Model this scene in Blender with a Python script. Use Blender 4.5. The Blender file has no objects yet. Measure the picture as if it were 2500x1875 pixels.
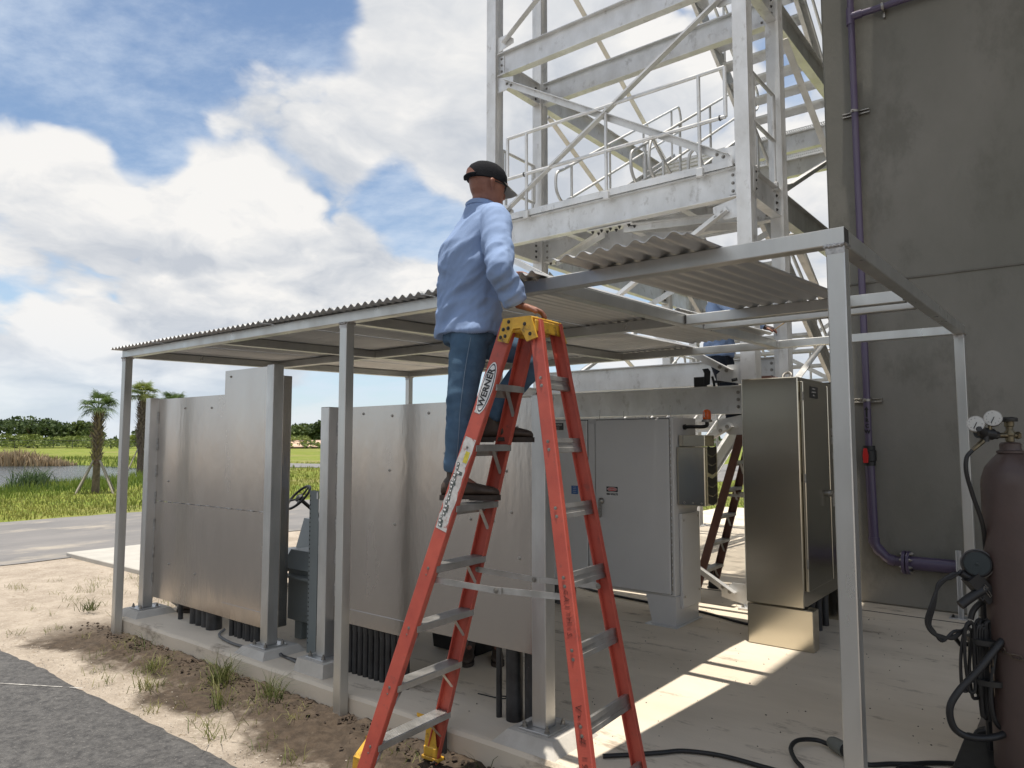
import bpy, bmesh, math, random
from mathutils import Vector, Matrix, noise
random.seed(7)
R = math.radians
scene = bpy.context.scene
COL = scene.collection
# ------------------------------------------------------------------ camera, world, sun, exposure
YAW = R(38.4)
cam_d = bpy.data.cameras.new('camera'); cam = bpy.data.objects.new('camera', cam_d); COL.objects.link(cam)
cam.location = (0, 0, 1.78); cam.rotation_euler = (R(90 + 4.5), 0, YAW)
cam_d.sensor_width = 36; cam_d.lens = 25.34; cam_d.clip_start = 0.05; cam_d.clip_end = 3000
scene.camera = cam
SUN_AZ_VEC = Vector((0.05, -0.062, 1.0)).normalized()       # towards the sun: almost overhead
sun_d = bpy.data.lights.new('sun', 'SUN'); sun = bpy.data.objects.new('sun', sun_d); COL.objects.link(sun)
sun_d.energy = 3.7; sun_d.angle = R(0.55); sun_d.color = (1.0, 0.935, 0.83)
sun.rotation_euler = SUN_AZ_VEC.to_track_quat('Z', 'Y').to_euler()
scene.view_settings.view_transform = 'Standard'; scene.view_settings.look = 'None'
scene.view_settings.exposure = 0.56; scene.view_settings.gamma = 1.0
scene.view_settings.use_curve_mapping = False
scene.cycles.max_bounces = 8; scene.cycles.diffuse_bounces = 4; scene.cycles.glossy_bounces = 4

world = bpy.data.worlds.new('World'); scene.world = world; world.use_nodes = True
def build_world():
    nt = world.node_tree; N = nt.nodes; L = nt.links; N.clear()
    def nd(t, **k):
        n = N.new(t)
        for a, b in k.items(): setattr(n, a, b)
        return n
    def mth(op, a, b=None, c=None, clamp=False):
        n = nd('ShaderNodeMath', operation=op, use_clamp=clamp)
        for i, v in enumerate((a, b, c)):
            if v is None: continue
            if isinstance(v, (int, float)): n.inputs[i].default_value = v
            else: L.new(v, n.inputs[i])
        return n.outputs[0]
    def vm(op, a, b):
        n = nd('ShaderNodeVectorMath', operation=op)
        for i, v in enumerate((a, b)):
            if isinstance(v, tuple): n.inputs[i].default_value = v
            else: L.new(v, n.inputs[i])
        return n
    def ss(x, lo, hi):
        n = nd('ShaderNodeMapRange', interpolation_type='SMOOTHSTEP')
        L.new(x, n.inputs[0]); n.inputs[1].default_value = lo; n.inputs[2].default_value = hi
        return n.outputs[0]
    def mix(f, a, b):
        n = nd('ShaderNodeMix', data_type='RGBA')
        if isinstance(f, (int, float)): n.inputs[0].default_value = f
        else: L.new(f, n.inputs[0])
        for i, v in ((6, a), (7, b)):
            if isinstance(v, tuple): n.inputs[i].default_value = v
            else: L.new(v, n.inputs[i])
        return n.outputs[2]
    tc = nd('ShaderNodeTexCoord'); d = tc.outputs['Generated']
    sky = nd('ShaderNodeTexSky', sky_type='NISHITA', sun_disc=False)
    sky.sun_elevation = math.asin(SUN_AZ_VEC.z); sky.sun_rotation = math.atan2(SUN_AZ_VEC.x, SUN_AZ_VEC.y)
    sky.air_density = 1.0; sky.dust_density = 0.6; sky.ozone_density = 2.0
    sep = nd('ShaderNodeSeparateXYZ'); L.new(d, sep.inputs[0]); z = sep.outputs[2]
    # cloud field: direction, squeezed towards the horizon
    hz = mth('ADD', mth('MULTIPLY', mth('MAXIMUM', z, 0.0), 0.9), 0.42)
    p0 = nd('ShaderNodeVectorMath', operation='SCALE'); L.new(d, p0.inputs[0]); L.new(mth('DIVIDE', .62, hz), p0.inputs['Scale'])
    pz = vm('MULTIPLY', p0.outputs[0], (1, 1, 1.9)).outputs[0]
    wn = nd('ShaderNodeTexNoise'); L.new(pz, wn.inputs['Vector']); wn.inputs['Scale'].default_value = 4.0; wn.inputs['Detail'].default_value = 4
    warp = nd('ShaderNodeVectorMath', operation='MULTIPLY_ADD'); L.new(wn.outputs['Color'], warp.inputs[0]); warp.inputs[1].default_value = (.20, .20, .20); L.new(pz, warp.inputs[2])
    def field(off):
        q = vm('ADD', warp.outputs[0], off).outputs[0]
        a = nd('ShaderNodeTexNoise'); L.new(q, a.inputs['Vector']); a.inputs['Scale'].default_value = 2.3; a.inputs['Detail'].default_value = 2; a.inputs['Roughness'].default_value = .5
        b = nd('ShaderNodeTexNoise', noise_type='RIDGED_MULTIFRACTAL', normalize=False); L.new(q, b.inputs['Vector']); b.inputs['Scale'].default_value = 3.4; b.inputs['Detail'].default_value = 4.5; b.inputs['Roughness'].default_value = .62; b.inputs['Offset'].default_value = 1.0; b.inputs['Gain'].default_value = 1.0
        c = nd('ShaderNodeTexNoise'); L.new(q, c.inputs['Vector']); c.inputs['Scale'].default_value = 14; c.inputs['Detail'].default_value = 4; c.inputs['Roughness'].default_value = .6
        return mth('ADD', mth('MULTIPLY', a.outputs['Fac'], .62), mth('ADD', mth('MULTIPLY', b.outputs['Fac'], -.10), mth('MULTIPLY', c.outputs['Fac'], .15)))
    f0 = field((1.7, .4, .9)); f1 = field((1.72, .38, .955)); f2 = field((1.75, .35, 1.08))
    # broad openings and banks in the cloud cover
    def blob(az, el, width, amt):
        a, e = YAW + R(az), R(el)
        v = (-math.sin(a) * math.cos(e), math.cos(a) * math.cos(e), math.sin(e))
        return mth('MULTIPLY', ss(vm('DOT_PRODUCT', d, v).outputs['Value'], math.cos(R(width)), 1.0), amt)
    bias = mth('ADD', blob(33, 30, 13, -.15), blob(16, 29, 6, -.07))
    for b in ((7.5, 18.5, 6, -.16), (27, 18.5, 3.5, -.09), (17.5, 20, 9, .11), (34, 22, 6, .12), (10, 11, 8, .11), (28, 10, 14, .11), (-14, 20, 24, .10), (2, 29, 12, .12), (36.5, 8, 3, -.10), (3.5, 22, 6, .06)):
        bias = mth('ADD', bias, blob(*b))
    dens = mth('ADD', f0, bias)
    cov = ss(dens, .232, .325)
    core = ss(dens, .28, .46)
    lit = mth('ADD', mth('MULTIPLY', mth('SUBTRACT', f0, f1), 3.6), mth('MULTIPLY', mth('SUBTRACT', f0, f2), 1.9))
    pf = nd('ShaderNodeTexNoise'); L.new(warp.outputs[0], pf.inputs['Vector']); pf.inputs['Scale'].default_value = 8.5; pf.inputs['Detail'].default_value = 7; pf.inputs['Roughness'].default_value = .62
    lit = mth('ADD', lit, mth('MULTIPLY', mth('SUBTRACT', pf.outputs['Fac'], .5), 1.3))
    shade = mth('ADD', mth('ADD', .66, lit), mth('MULTIPLY', core, -.16), clamp=True)
    cr = nd('ShaderNodeValToRGB'); L.new(shade, cr.inputs[0])
    e = cr.color_ramp.elements
    e[0].position = .15; e[0].color = (3.9, 4.15, 4.55, 1); e[1].position = .92; e[1].color = (6.35, 6.25, 6.1, 1)
    m = e.new(.55); m.color = (5.1, 5.2, 5.35, 1)
    low = ss(z, .0, .20)
    cl = mix(mth('MULTIPLY', mth('SUBTRACT', 1.0, low), .45), cr.outputs[0], (4.6, 5.3, 6.2, 1))
    # thin high veil
    vn = nd('ShaderNodeTexNoise'); L.new(vm('MULTIPLY', pz, (1.0, 2.2, 4.0)).outputs[0], vn.inputs['Vector']); vn.inputs['Scale'].default_value = 3.2; vn.inputs['Detail'].default_value = 10; vn.inputs['Roughness'].default_value = .62
    veil = mth('MULTIPLY', ss(vn.outputs['Fac'], .36, .74), .75)
    sc_ = nd('ShaderNodeVectorMath', operation='MULTIPLY'); L.new(sky.outputs[0], sc_.inputs[0]); sc_.inputs[1].default_value = (1.08, 1.05, 1.0)
    s0 = mix(mth('MULTIPLY', mth('SUBTRACT', 1.0, ss(z, .0, .3)), .45), sc_.outputs[0], (3.6, 4.9, 6.5, 1))
    s1 = mix(veil, s0, (4.9, 5.5, 6.3, 1))
    s2 = mix(mth('MULTIPLY', cov, mth('ADD', .6, mth('MULTIPLY', ss(z, .0, .12), .4))), s1, cl)
    gnd = ss(z, -.02, .0)
    out = mix(gnd, (1.6, 1.7, 1.5, 1), s2)
    bg = nd('ShaderNodeBackground'); L.new(out, bg.inputs[0]); bg.inputs[1].default_value = 0.1
    wo = nd('ShaderNodeOutputWorld'); L.new(bg.outputs[0], wo.inputs[0])
world.cycles.sampling_method = 'MANUAL'; world.cycles.sample_map_resolution = 512
build_world()

# ------------------------------------------------------------------ materials
MATS = {}
def mat(name, col, rough=.5, metal=0.0, var=0.0, vscale=3.0, bump=0.0, bscale=20.0, stretch=(1, 1, 1), col2=None, spec=.5, detail=6, emit=None, rvar=0.0, coat=0.0, spots=None, local=False):
    """Principled; colour varies between col and col2 (or col*(1-var)) by world-space noise; optional specks and bump."""
    if name in MATS: return MATS[name]
    m = bpy.data.materials.new(name); m.use_nodes = True
    nt = m.node_tree; N = nt.nodes; L = nt.links; b = N['Principled BSDF']
    b.inputs['Roughness'].default_value = rough; b.inputs['Metallic'].default_value = metal
    b.inputs['Specular IOR Level'].default_value = spec; b.inputs['Coat Weight'].default_value = coat
    b.inputs['Base Color'].default_value = (*col, 1)
    src = None
    def vec():
        nonlocal src
        if src is None:
            if local: g = N.new('ShaderNodeTexCoord').outputs['Object']
            else: g = N.new('ShaderNodeNewGeometry').outputs['Position']
            mp = N.new('ShaderNodeMapping'); L.new(g, mp.inputs[0]); mp.inputs['Scale'].default_value = stretch
            src = mp.outputs[0]
        return src
    def noi(sc, dt=detail, ro=.6):
        n = N.new('ShaderNodeTexNoise'); L.new(vec(), n.inputs['Vector']); n.inputs['Scale'].default_value = sc; n.inputs['Detail'].default_value = dt; n.inputs['Roughness'].default_value = ro
        return n.outputs['Fac']
    if col2 is not None or var:
        c2 = col2 if col2 is not None else tuple(c * (1 - var) for c in col)
        f = noi(vscale)
        mr = N.new('ShaderNodeMapRange'); L.new(f, mr.inputs[0]); mr.inputs[1].default_value = .34; mr.inputs[2].default_value = .66
        mx = N.new('ShaderNodeMix'); mx.data_type = 'RGBA'; L.new(mr.outputs[0], mx.inputs[0]); mx.inputs[6].default_value = (*col, 1); mx.inputs[7].default_value = (*c2, 1)
        oc = mx.outputs[2]
        if spots:
            ssc, lo, hi, sc_col, samt = spots
            f2 = noi(ssc, 8, .7); m2 = N.new('ShaderNodeMapRange'); m2.interpolation_type = 'SMOOTHSTEP'; L.new(f2, m2.inputs[0]); m2.inputs[1].default_value = lo; m2.inputs[2].default_value = hi; m2.inputs[4].default_value = samt
            x2 = N.new('ShaderNodeMix'); x2.data_type = 'RGBA'; L.new(m2.outputs[0], x2.inputs[0]); L.new(oc, x2.inputs[6]); x2.inputs[7].default_value = (*sc_col, 1); oc = x2.outputs[2]
        L.new(oc, b.inputs['Base Color'])
        if rvar:
            r = N.new('ShaderNodeMapRange'); L.new(noi(vscale * 2.3), r.inputs[0]); r.inputs[1].default_value = .3; r.inputs[2].default_value = .7; r.inputs[3].default_value = max(.02, rough - rvar); r.inputs[4].default_value = min(1, rough + rvar); L.new(r.outputs[0], b.inputs['Roughness'])
    if bump:
        bp = N.new('ShaderNodeBump'); bp.inputs['Strength'].default_value = bump; bp.inputs['Distance'].default_value = .01
        L.new(noi(bscale, 5), bp.inputs['Height']); L.new(bp.outputs[0], b.inputs['Normal'])
    if emit:
        b.inputs['Emission Color'].default_value = (*emit[0], 1); b.inputs['Emission Strength'].default_value = emit[1]
    MATS[name] = m
    return m
ALU = mat('aluminium_mill', (.75, .75, .745), .45, .55, col2=(.62, .615, .60), vscale=4.5, stretch=(1, 1, .6), rvar=.12, bump=.10, bscale=40, spots=(7, .56, .68, (.40, .38, .35), .55))
ALU2 = mat('aluminium_tube', (.60, .60, .58), .36, .8, col2=(.50, .50, .48), vscale=1.6, stretch=(2, 2, .5), rvar=.10, bump=.05, bscale=60)
STEP = mat('aluminium_step', (.58, .57, .55), .42, .8, col2=(.40, .39, .37), vscale=7, rvar=.12, bump=.15, bscale=80)
SHEET = mat('galvanised_sheet', (.64, .645, .65), .42, .65, col2=(.56, .565, .57), vscale=1.3, rvar=.08)
SS = mat('brushed_stainless', (.55, .515, .485), .24, 1.0, col2=(.50, .47, .445), vscale=1.3, stretch=(1, 1, .3), rvar=.05, bump=.8, bscale=2.2, spots=(30, .66, .74, (.68, .67, .65), .5))
SSG = mat('cabinet_stainless', (.60, .56, .47), .22, 1.0, col2=(.52, .49, .415), vscale=.8, stretch=(.4, .4, 1.2), rvar=.02)
POSTAL = mat('stand_post_aluminium', (.66, .66, .65), .40, .85, col2=(.50, .50, .49), vscale=2.5, stretch=(2, 2, .6), rvar=.1, bump=.08, bscale=40)
WELD = mat('weld_bead', (.62, .61, .60), .38, .9, col2=(.30, .29, .28), vscale=60, bump=.6, bscale=120)
SOOT = mat('weld_soot', (.06, .055, .05), .7, .2, var=.3, vscale=40)
CABW = mat('cabinet_paint', (.60, .60, .60), .38, 0, var=.06, vscale=1.5, bump=.02, bscale=150)
PLASTIC_BLK = mat('black_conduit_plastic', (.018, .018, .019), .42, 0, col2=(.05, .05, .052), vscale=9, bump=.1, bscale=50, spots=(30, .62, .75, (.22, .21, .2), .6))
BLACK = mat('black_rubber', (.014, .014, .015), .5, 0, var=.3, vscale=20, bump=.1, bscale=60)
RED = mat('red_fibreglass', (.50, .095, .062), .45, 0, col2=(.39, .068, .048), vscale=6, bump=.10, bscale=160, rvar=.12, spots=(22, .56, .70, (.22, .07, .055), .6))
BROWN = mat('brown_fibreglass', (.155, .068, .050), .5, 0, col2=(.11, .05, .038), vscale=4, bump=.1, bscale=120, spots=(14, .62, .72, (.3, .22, .2), .5))
YEL = mat('yellow_plastic', (.62, .36, .035), .45, 0, col2=(.50, .27, .03), vscale=8, bump=.1, bscale=70, spots=(16, .52, .66, (.10, .065, .03), .85))
BOLT = mat('bolt_steel', (.42, .40, .37), .42, .9, var=.4, vscale=60)
DBOLT = mat('dark_bolt', (.09, .085, .08), .5, .7, var=.4, vscale=60)
DARKST = mat('dark_steel', (.05, .05, .05), .45, .6, var=.3, vscale=12)
GREYG = mat('grey_green_enamel', (.20, .225, .225), .42, 0, var=.12, vscale=3, bump=.02, bscale=60)
LABEL_BLK = mat('label_black', (.012, .012, .013), .35, 0)
WHITE = mat('white_paint', (.74, .73, .71), .5, 0, var=.06, vscale=10)
REDP = mat('red_paint', (.55, .02, .02), .4, 0)
BLUEP = mat('blue_paint', (.03, .11, .32), .4, 0)
PURPLE = mat('purple_pipe', (.088, .070, .118), .33, 0, col2=(.08, .06, .115), vscale=4, bump=.05, bscale=40)
WALLM = mat('concrete_wall', (.225, .214, .190), .85, 0, col2=(.170, .165, .142), vscale=.9, bump=.25, bscale=22, stretch=(1, 1, .55), detail=9, spots=(1.6, .50, .66, (.140, .135, .115), .75))

# ------------------------------------------------------------------ mesh builder
class MB:
    def __init__(s): s.v = []; s.f = []; s.sm = []
    def add(s, vs, fs, smooth=False):
        o = len(s.v); s.v += [tuple(x) for x in vs]
        for f in fs: s.f.append(tuple(i + o for i in f)); s.sm.append(smooth)
        return s
    def box(s, a, b, bev=0.0, M=None):
        x0, y0, z0 = (min(a[i], b[i]) for i in range(3)); x1, y1, z1 = (max(a[i], b[i]) for i in range(3))
        if bev <= 0 or min(x1 - x0, y1 - y0, z1 - z0) < 2.2 * bev:
            vs = [(x0, y0, z0), (x1, y0, z0), (x1, y1, z0), (x0, y1, z0), (x0, y0, z1), (x1, y0, z1), (x1, y1, z1), (x0, y1, z1)]
            fs = [(0, 3, 2, 1), (4, 5, 6, 7), (0, 1, 5, 4), (1, 2, 6, 5), (2, 3, 7, 6), (3, 0, 4, 7)]
        else:
            vs = []; idx = {}
            for ix, x in ((0, x0), (1, x1)):
                for iy, y in ((0, y0), (1, y1)):
                    for iz, z in ((0, z0), (1, z1)):
                        sx, sy, sz = (1 if ix == 0 else -1), (1 if iy == 0 else -1), (1 if iz == 0 else -1)
                        for ax in range(3):
                            p = [x + sx * bev, y + sy * bev, z + sz * bev]; p[ax] = (x, y, z)[ax]
                            idx[(ix, iy, iz, ax)] = len(vs); vs.append(tuple(p))
            fs = []
            for ax in range(3):
                o1, o2 = (ax + 1) % 3, (ax + 2) % 3
                for sgn in (0, 1):
                    q = []
                    for (a1, a2) in ((0, 0), (1, 0), (1, 1), (0, 1)):
                        k = [0, 0, 0]; k[ax] = sgn; k[o1] = a1; k[o2] = a2; q.append(idx[(*k, ax)])
                    fs.append(tuple(q) if sgn else tuple(q[::-1]))
                # edges along ax
                for a1 in (0, 1):
                    for a2 in (0, 1):
                        k0 = [0, 0, 0]; k0[o1] = a1; k0[o2] = a2; k1 = list(k0); k1[ax] = 1
                        fs.append((idx[(*k0, o1)], idx[(*k1, o1)], idx[(*k1, o2)], idx[(*k0, o2)]))
            for c in [(i, j, k) for i in (0, 1) for j in (0, 1) for k in (0, 1)]:
                fs.append(tuple(idx[(*c, a)] for a in range(3)))
        if M is not None: vs = [M @ Vector(v) for v in vs]
        return s.add(vs, fs)
    def prism(s, poly, p0, p1, ux, uy, smooth=False):
        """poly of (a,b) in axes ux,uy swept from p0 to p1."""
        p0, p1, ux, uy = Vector(p0), Vector(p1), Vector(ux), Vector(uy); n = len(poly)
        vs = [p0 + ux * a + uy * b for a, b in poly] + [p1 + ux * a + uy * b for a, b in poly]
        fs = [(i, (i + 1) % n, n + (i + 1) % n, n + i) for i in range(n)]
        s.add(vs, fs, smooth); s.add(vs[:n], [tuple(range(n - 1, -1, -1))]); s.add(vs[n:], [tuple(range(n))])
        return s
    def cyl(s, p0, p1, r, n=12, r1=None, cap=True):
        p0, p1 = Vector(p0), Vector(p1); d = (p1 - p0).normalized()
        a = d.orthogonal().normalized(); b = d.cross(a); r1 = r if r1 is None else r1
        vs = [p0 + (a * math.cos(t) + b * math.sin(t)) * r for t in [2 * math.pi * i / n for i in range(n)]]
        vs += [p1 + (a * math.cos(t) + b * math.sin(t)) * r1 for t in [2 * math.pi * i / n for i in range(n)]]
        s.add(vs, [(i, (i + 1) % n, n + (i + 1) % n, n + i) for i in range(n)], True)
        if cap: s.add(vs[:n], [tuple(range(n - 1, -1, -1))]); s.add(vs[n:], [tuple(range(n))])
        return s
    def tube(s, pts, r, n=10, closed=False, rs=None):
        P = [Vector(p) for p in pts]; m = len(P); prev = None; rings = []
        for i in range(m):
            if closed: t = P[(i + 1) % m] - P[i - 1]
            else: t = P[min(i + 1, m - 1)] - P[max(i - 1, 0)]
            t.normalize()
            if prev is None: a = t.orthogonal().normalized()
            else: a = (prev - t * prev.dot(t)).normalized()
            prev = a; b = t.cross(a); rr = rs[i] if rs else r
            rings.append([P[i] + (a * math.cos(2 * math.pi * k / n) + b * math.sin(2 * math.pi * k / n)) * rr for k in range(n)])
        vs = [v for rg in rings for v in rg]; fs = []
        for i in range(m if closed else m - 1):
            j = (i + 1) % m
            for k in range(n): fs.append((i * n + k, i * n + (k + 1) % n, j * n + (k + 1) % n, j * n + k))
        s.add(vs, fs, True)
        if not closed: s.add(rings[0], [tuple(range(n - 1, -1, -1))]); s.add(rings[-1], [tuple(range(n))])
        return s
    def lathe(s, prof, c, ax=(0, 0, 1), n=24):
        c, ax = Vector(c), Vector(ax).normalized(); a = ax.orthogonal().normalized(); b = ax.cross(a)
        vs = []; m = len(prof)
        for r, h in prof:
            for k in range(n): t = 2 * math.pi * k / n; vs.append(c + ax * h + (a * math.cos(t) + b * math.sin(t)) * max(r, 1e-4))
        fs = [(i * n + k, i * n + (k + 1) % n, (i + 1) * n + (k + 1) % n, (i + 1) * n + k) for i in range(m - 1) for k in range(n)]
        s.add(vs, fs, True)
        s.add(vs[:n], [tuple(range(n - 1, -1, -1))]); s.add(vs[-n:], [tuple(range(n))])
        return s
    def mesh(s, name, m):
        me = bpy.data.meshes.new(name); me.from_pydata(s.v, [], s.f); me.polygons.foreach_set('use_smooth', s.sm)
        for mm in (m if isinstance(m, (list, tuple)) else [m]): me.materials.append(mm)
        if any(s.sm): me.set_sharp_from_angle(angle=R(38))
        me.update(); return me
    def build(s, name, m, parent=None, **kw):
        return ob(name, s.mesh(name, m), parent, **kw)
def ob(name, data, parent=None, label=None, cat=None, group=None, kind=None, loc=None, rot=None):
    o = bpy.data.objects.new(name, data); COL.objects.link(o)
    if parent is not None: o.parent = parent
    if loc is not None: o.location = loc
    if rot is not None: o.rotation_euler = rot
    if label: o['label'] = label
    if cat: o['category'] = cat
    if group: o['group'] = group
    if kind: o['kind'] = kind
    return o
def thing(name, label, cat, group=None, loc=(0, 0, 0), rot=(0, 0, 0)):
    return ob(name, None, label=label, cat=cat, group=group, loc=loc, rot=rot)
def ibeam(mb, p0, p1, h, bf, tf, tw, up=(0, 0, 1), top=True):
    """wide-flange section; (p0,p1) runs along the TOP centre line, depth h along -up."""
    p0, p1, up = Vector(p0), Vector(p1), Vector(up); d = (p1 - p0).normalized(); sd = d.cross(up).normalized(); u = sd.cross(d)
    B = bf / 2; T = tw / 2
    poly = [(-B, 0), (B, 0), (B, -tf), (T, -tf), (T, -h + tf), (B, -h + tf), (B, -h), (-B, -h), (-B, -h + tf), (-T, -h + tf), (-T, -tf), (-B, -tf)]
    return mb.prism(poly[::-1], p0, p1, sd, u)
def angle(mb, p0, p1, a, t, n, flip=1):
    """L section along p0-p1; one leg lies in the plane with normal n, the other sticks out along n."""
    p0, p1, n = Vector(p0), Vector(p1), Vector(n).normalized(); d = (p1 - p0).normalized(); s_ = n.cross(d).normalized() * flip
    poly = [(-a / 2, 0), (a / 2, 0), (a / 2, t), (-a / 2 + t, t), (-a / 2 + t, a), (-a / 2, a)]
    return mb.prism(poly, p0, p1, s_, n)
HEX = {}
def bolt(p, n, r=.016, h=.014, parent=None, m=None, name='bolt'):
    key = (r, h, (m or BOLT).name)
    if key not in HEX:
        mb = MB(); mb.cyl((0, 0, 0), (0, 0, h * .25), r * 1.45, 10); mb.cyl((0, 0, h * .25), (0, 0, h), r, 6); mb.cyl((0, 0, h), (0, 0, h * 1.5), r * .5, 6)
        HEX[key] = mb.mesh('bolt', m or BOLT)
    return ob(name, HEX[key], parent, loc=p, rot=Vector(n).to_track_quat('Z', 'Y').to_euler())
def bez(pts, n=8):
    """Catmull-Rom through pts."""
    P = [Vector(p) for p in pts]; P = [P[0] * 2 - P[1]] + P + [P[-1] * 2 - P[-2]]; out = []
    for i in range(1, len(P) - 2):
        for k in range(n):
            t = k / n; a, b, c, d = P[i - 1], P[i], P[i + 1], P[i + 2]
            out.append(.5 * ((2 * b) + (c - a) * t + (2 * a - 5 * b + 4 * c - d) * t * t + (3 * b - a - 3 * c + d) * t ** 3))
    out.append(P[-2]); return out
def text(name, body, size, origin, xdir, ydir, m, parent=None, align='CENTER', bold=.0, ext=.0008):
    """Lettering laid on a surface: real thin raised glyphs."""
    cu = bpy.data.curves.new(name, 'FONT'); cu.body = body; cu.size = size; cu.align_x = align; cu.align_y = 'CENTER'; cu.extrude = ext; cu.offset = bold; cu.resolution_u = 2
    tmp = bpy.data.objects.new(name, cu); COL.objects.link(tmp)
    dg = bpy.context.evaluated_depsgraph_get(); me = bpy.data.meshes.new_from_object(tmp.evaluated_get(dg)); bpy.data.objects.remove(tmp); me.name = name
    me.materials.clear(); me.materials.append(m)
    x, y = Vector(xdir).normalized(), Vector(ydir).normalized(); z_ = x.cross(y)
    Mx = Matrix((x, y, z_)).transposed().to_4x4(); Mx.translation = Vector(origin)
    me.transform(Mx)
    return ob(name, me, parent)
def cf(u, v, z=0.0):
    """camera-aligned ground frame used to lay out the far landscape: u to the right, v straight ahead (m)."""
    return Vector((math.cos(YAW) * u - math.sin(YAW) * v, math.sin(YAW) * u + math.cos(YAW) * v, z))
# ------------------------------------------------------------------ terrain, roads, water
import numpy as np
rng = np.random.default_rng(11)
def uv_of(x, y): return (math.cos(YAW) * x + math.sin(YAW) * y, -math.sin(YAW) * x + math.cos(YAW) * y)
PC, PA, PB, PR = (-52, 44), 31.0, 20.0, R(-20)
def pond_d(u, v):
    a, b = u - PC[0], v - PC[1]; c, s = math.cos(PR), math.sin(PR)
    x, y = (a * c + b * s) / PA, (-a * s + b * c) / PB
    wob = .05 * math.sin(3.1 * math.atan2(y, x) + 1) + .03 * math.sin(7 * math.atan2(y, x))
    return math.hypot(x, y) + wob
def sst(x, a, b):
    t = min(1, max(0, (x - a) / (b - a))); return t * t * (3 - 2 * t)
def height(u, v):
    d = pond_d(u, v); h = -1.35 * (1 - sst(d, .80, 1.28))
    r = math.hypot(u, v)
    if r > 14: h += .10 * noise.noise((u * .12, v * .12, 0)) * sst(r, 14, 30)
    if v > 60: h += .35 * sst(v, 78, 120)
    return h
def grass_edge(u):
    P = [(-60, -20), (-30, -8), (-14, 6), (-9.3, 13.2), (-5.3, 16.0), (0, 15.2), (60, 15.2)]
    for (a, b), (c, d) in zip(P, P[1:]):
        if u <= c: return b + (d - b) * max(0, (u - a)) / (c - a)
    return 15.2
def zone_material(name):
    m = bpy.data.materials.new(name); m.use_nodes = True; nt = m.node_tree; N = nt.nodes; L = nt.links; b = N['Principled BSDF']
    b.inputs['Roughness'].default_value = .95; b.inputs['Specular IOR Level'].default_value = .15
    g = N.new('ShaderNodeNewGeometry').outputs['Position']
    def noi(sc, dt=8, ro=.65, st=None):
        n = N.new('ShaderNodeTexNoise'); n.inputs['Scale'].default_value = sc; n.inputs['Detail'].default_value = dt; n.inputs['Roughness'].default_value = ro
        if st: mp = N.new('ShaderNodeMapping'); mp.inputs['Scale'].default_value = st; L.new(g, mp.inputs[0]); L.new(mp.outputs[0], n.inputs['Vector'])
        else: L.new(g, n.inputs['Vector'])
        return n.outputs['Fac']
    def mr(x, a, b_, lo=0, hi=1):
        n = N.new('ShaderNodeMapRange'); n.interpolation_type = 'SMOOTHSTEP'; L.new(x, n.inputs[0])
        for i, v in ((1, a), (2, b_), (3, lo), (4, hi)): n.inputs[i].default_value = v
        return n.outputs[0]
    def mx(f, a, c):
        n = N.new('ShaderNodeMix'); n.data_type = 'RGBA'; L.new(f, n.inputs[0])
        for i, v in ((6, a), (7, c)):
            if isinstance(v, tuple): n.inputs[i].default_value = (*v, 1)
            else: L.new(v, n.inputs[i])
        return n.outputs[2]
    def mt(op, a, b_):
        n = N.new('ShaderNodeMath'); n.operation = op
        for i, v in enumerate((a, b_)):
            if isinstance(v, (int, float)): n.inputs[i].default_value = v
            else: L.new(v, n.inputs[i])
        return n.outputs[0]
    sand = mx(mr(noi(2.3), .34, .66), (.43, .37, .305), (.31, .26, .21))
    sand = mx(mr(noi(38), .52, .72), sand, (.54, .48, .40))
    sand = mx(mr(noi(11, 9, .75), .56, .70), sand, (.20, .15, .10))
    # dug, damp dark soil along the edge of the slab
    sp = N.new('ShaderNodeSeparateXYZ'); L.new(g, sp.inputs[0])
    wob = mt('ADD', sp.outputs[1], mt('MULTIPLY', mt('SUBTRACT', noi(1.7), .5), 1.5))
    damp = mt('MULTIPLY', mr(wob, 2.40, 2.72), mr(sp.outputs[0], -8.2, -7.2))
    soil = mx(mr(noi(14), .35, .65), (.034, .024, .017), (.075, .054, .038))
    sand = mx(mt('MULTIPLY', damp, .92), sand, soil)
    gr = mx(mr(noi(.35, 5), .35, .65), (.17, .21, .035), (.115, .165, .028))
    gr = mx(mr(noi(3.0), .42, .70), gr, (.26, .255, .06))
    gr = mx(mr(noi(.16, 6), .50, .66), gr, (.24, .22, .085))
    gr = mx(mr(noi(9.0), .55, .75), gr, (.075, .12, .02))
    at = N.new('ShaderNodeAttribute'); at.attribute_name = 'grass'
    f = mr(mt('ADD', at.outputs['Fac'], mt('MULTIPLY', mt('SUBTRACT', noi(.8), .5), .5)), .42, .58)
    L.new(mx(f, sand, gr), b.inputs['Base Color'])
    bp = N.new('ShaderNodeBump'); bp.inputs['Strength'].default_value = .7; bp.inputs['Distance'].default_value = .03
    L.new(mt('ADD', noi(26, 8, .7), mt('MULTIPLY', noi(5), 1.2)), bp.inputs['Height']); L.new(bp.outputs[0], b.inputs['Normal'])
    return m
GROUND_M = zone_material('sandy_soil_and_grass')
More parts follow.
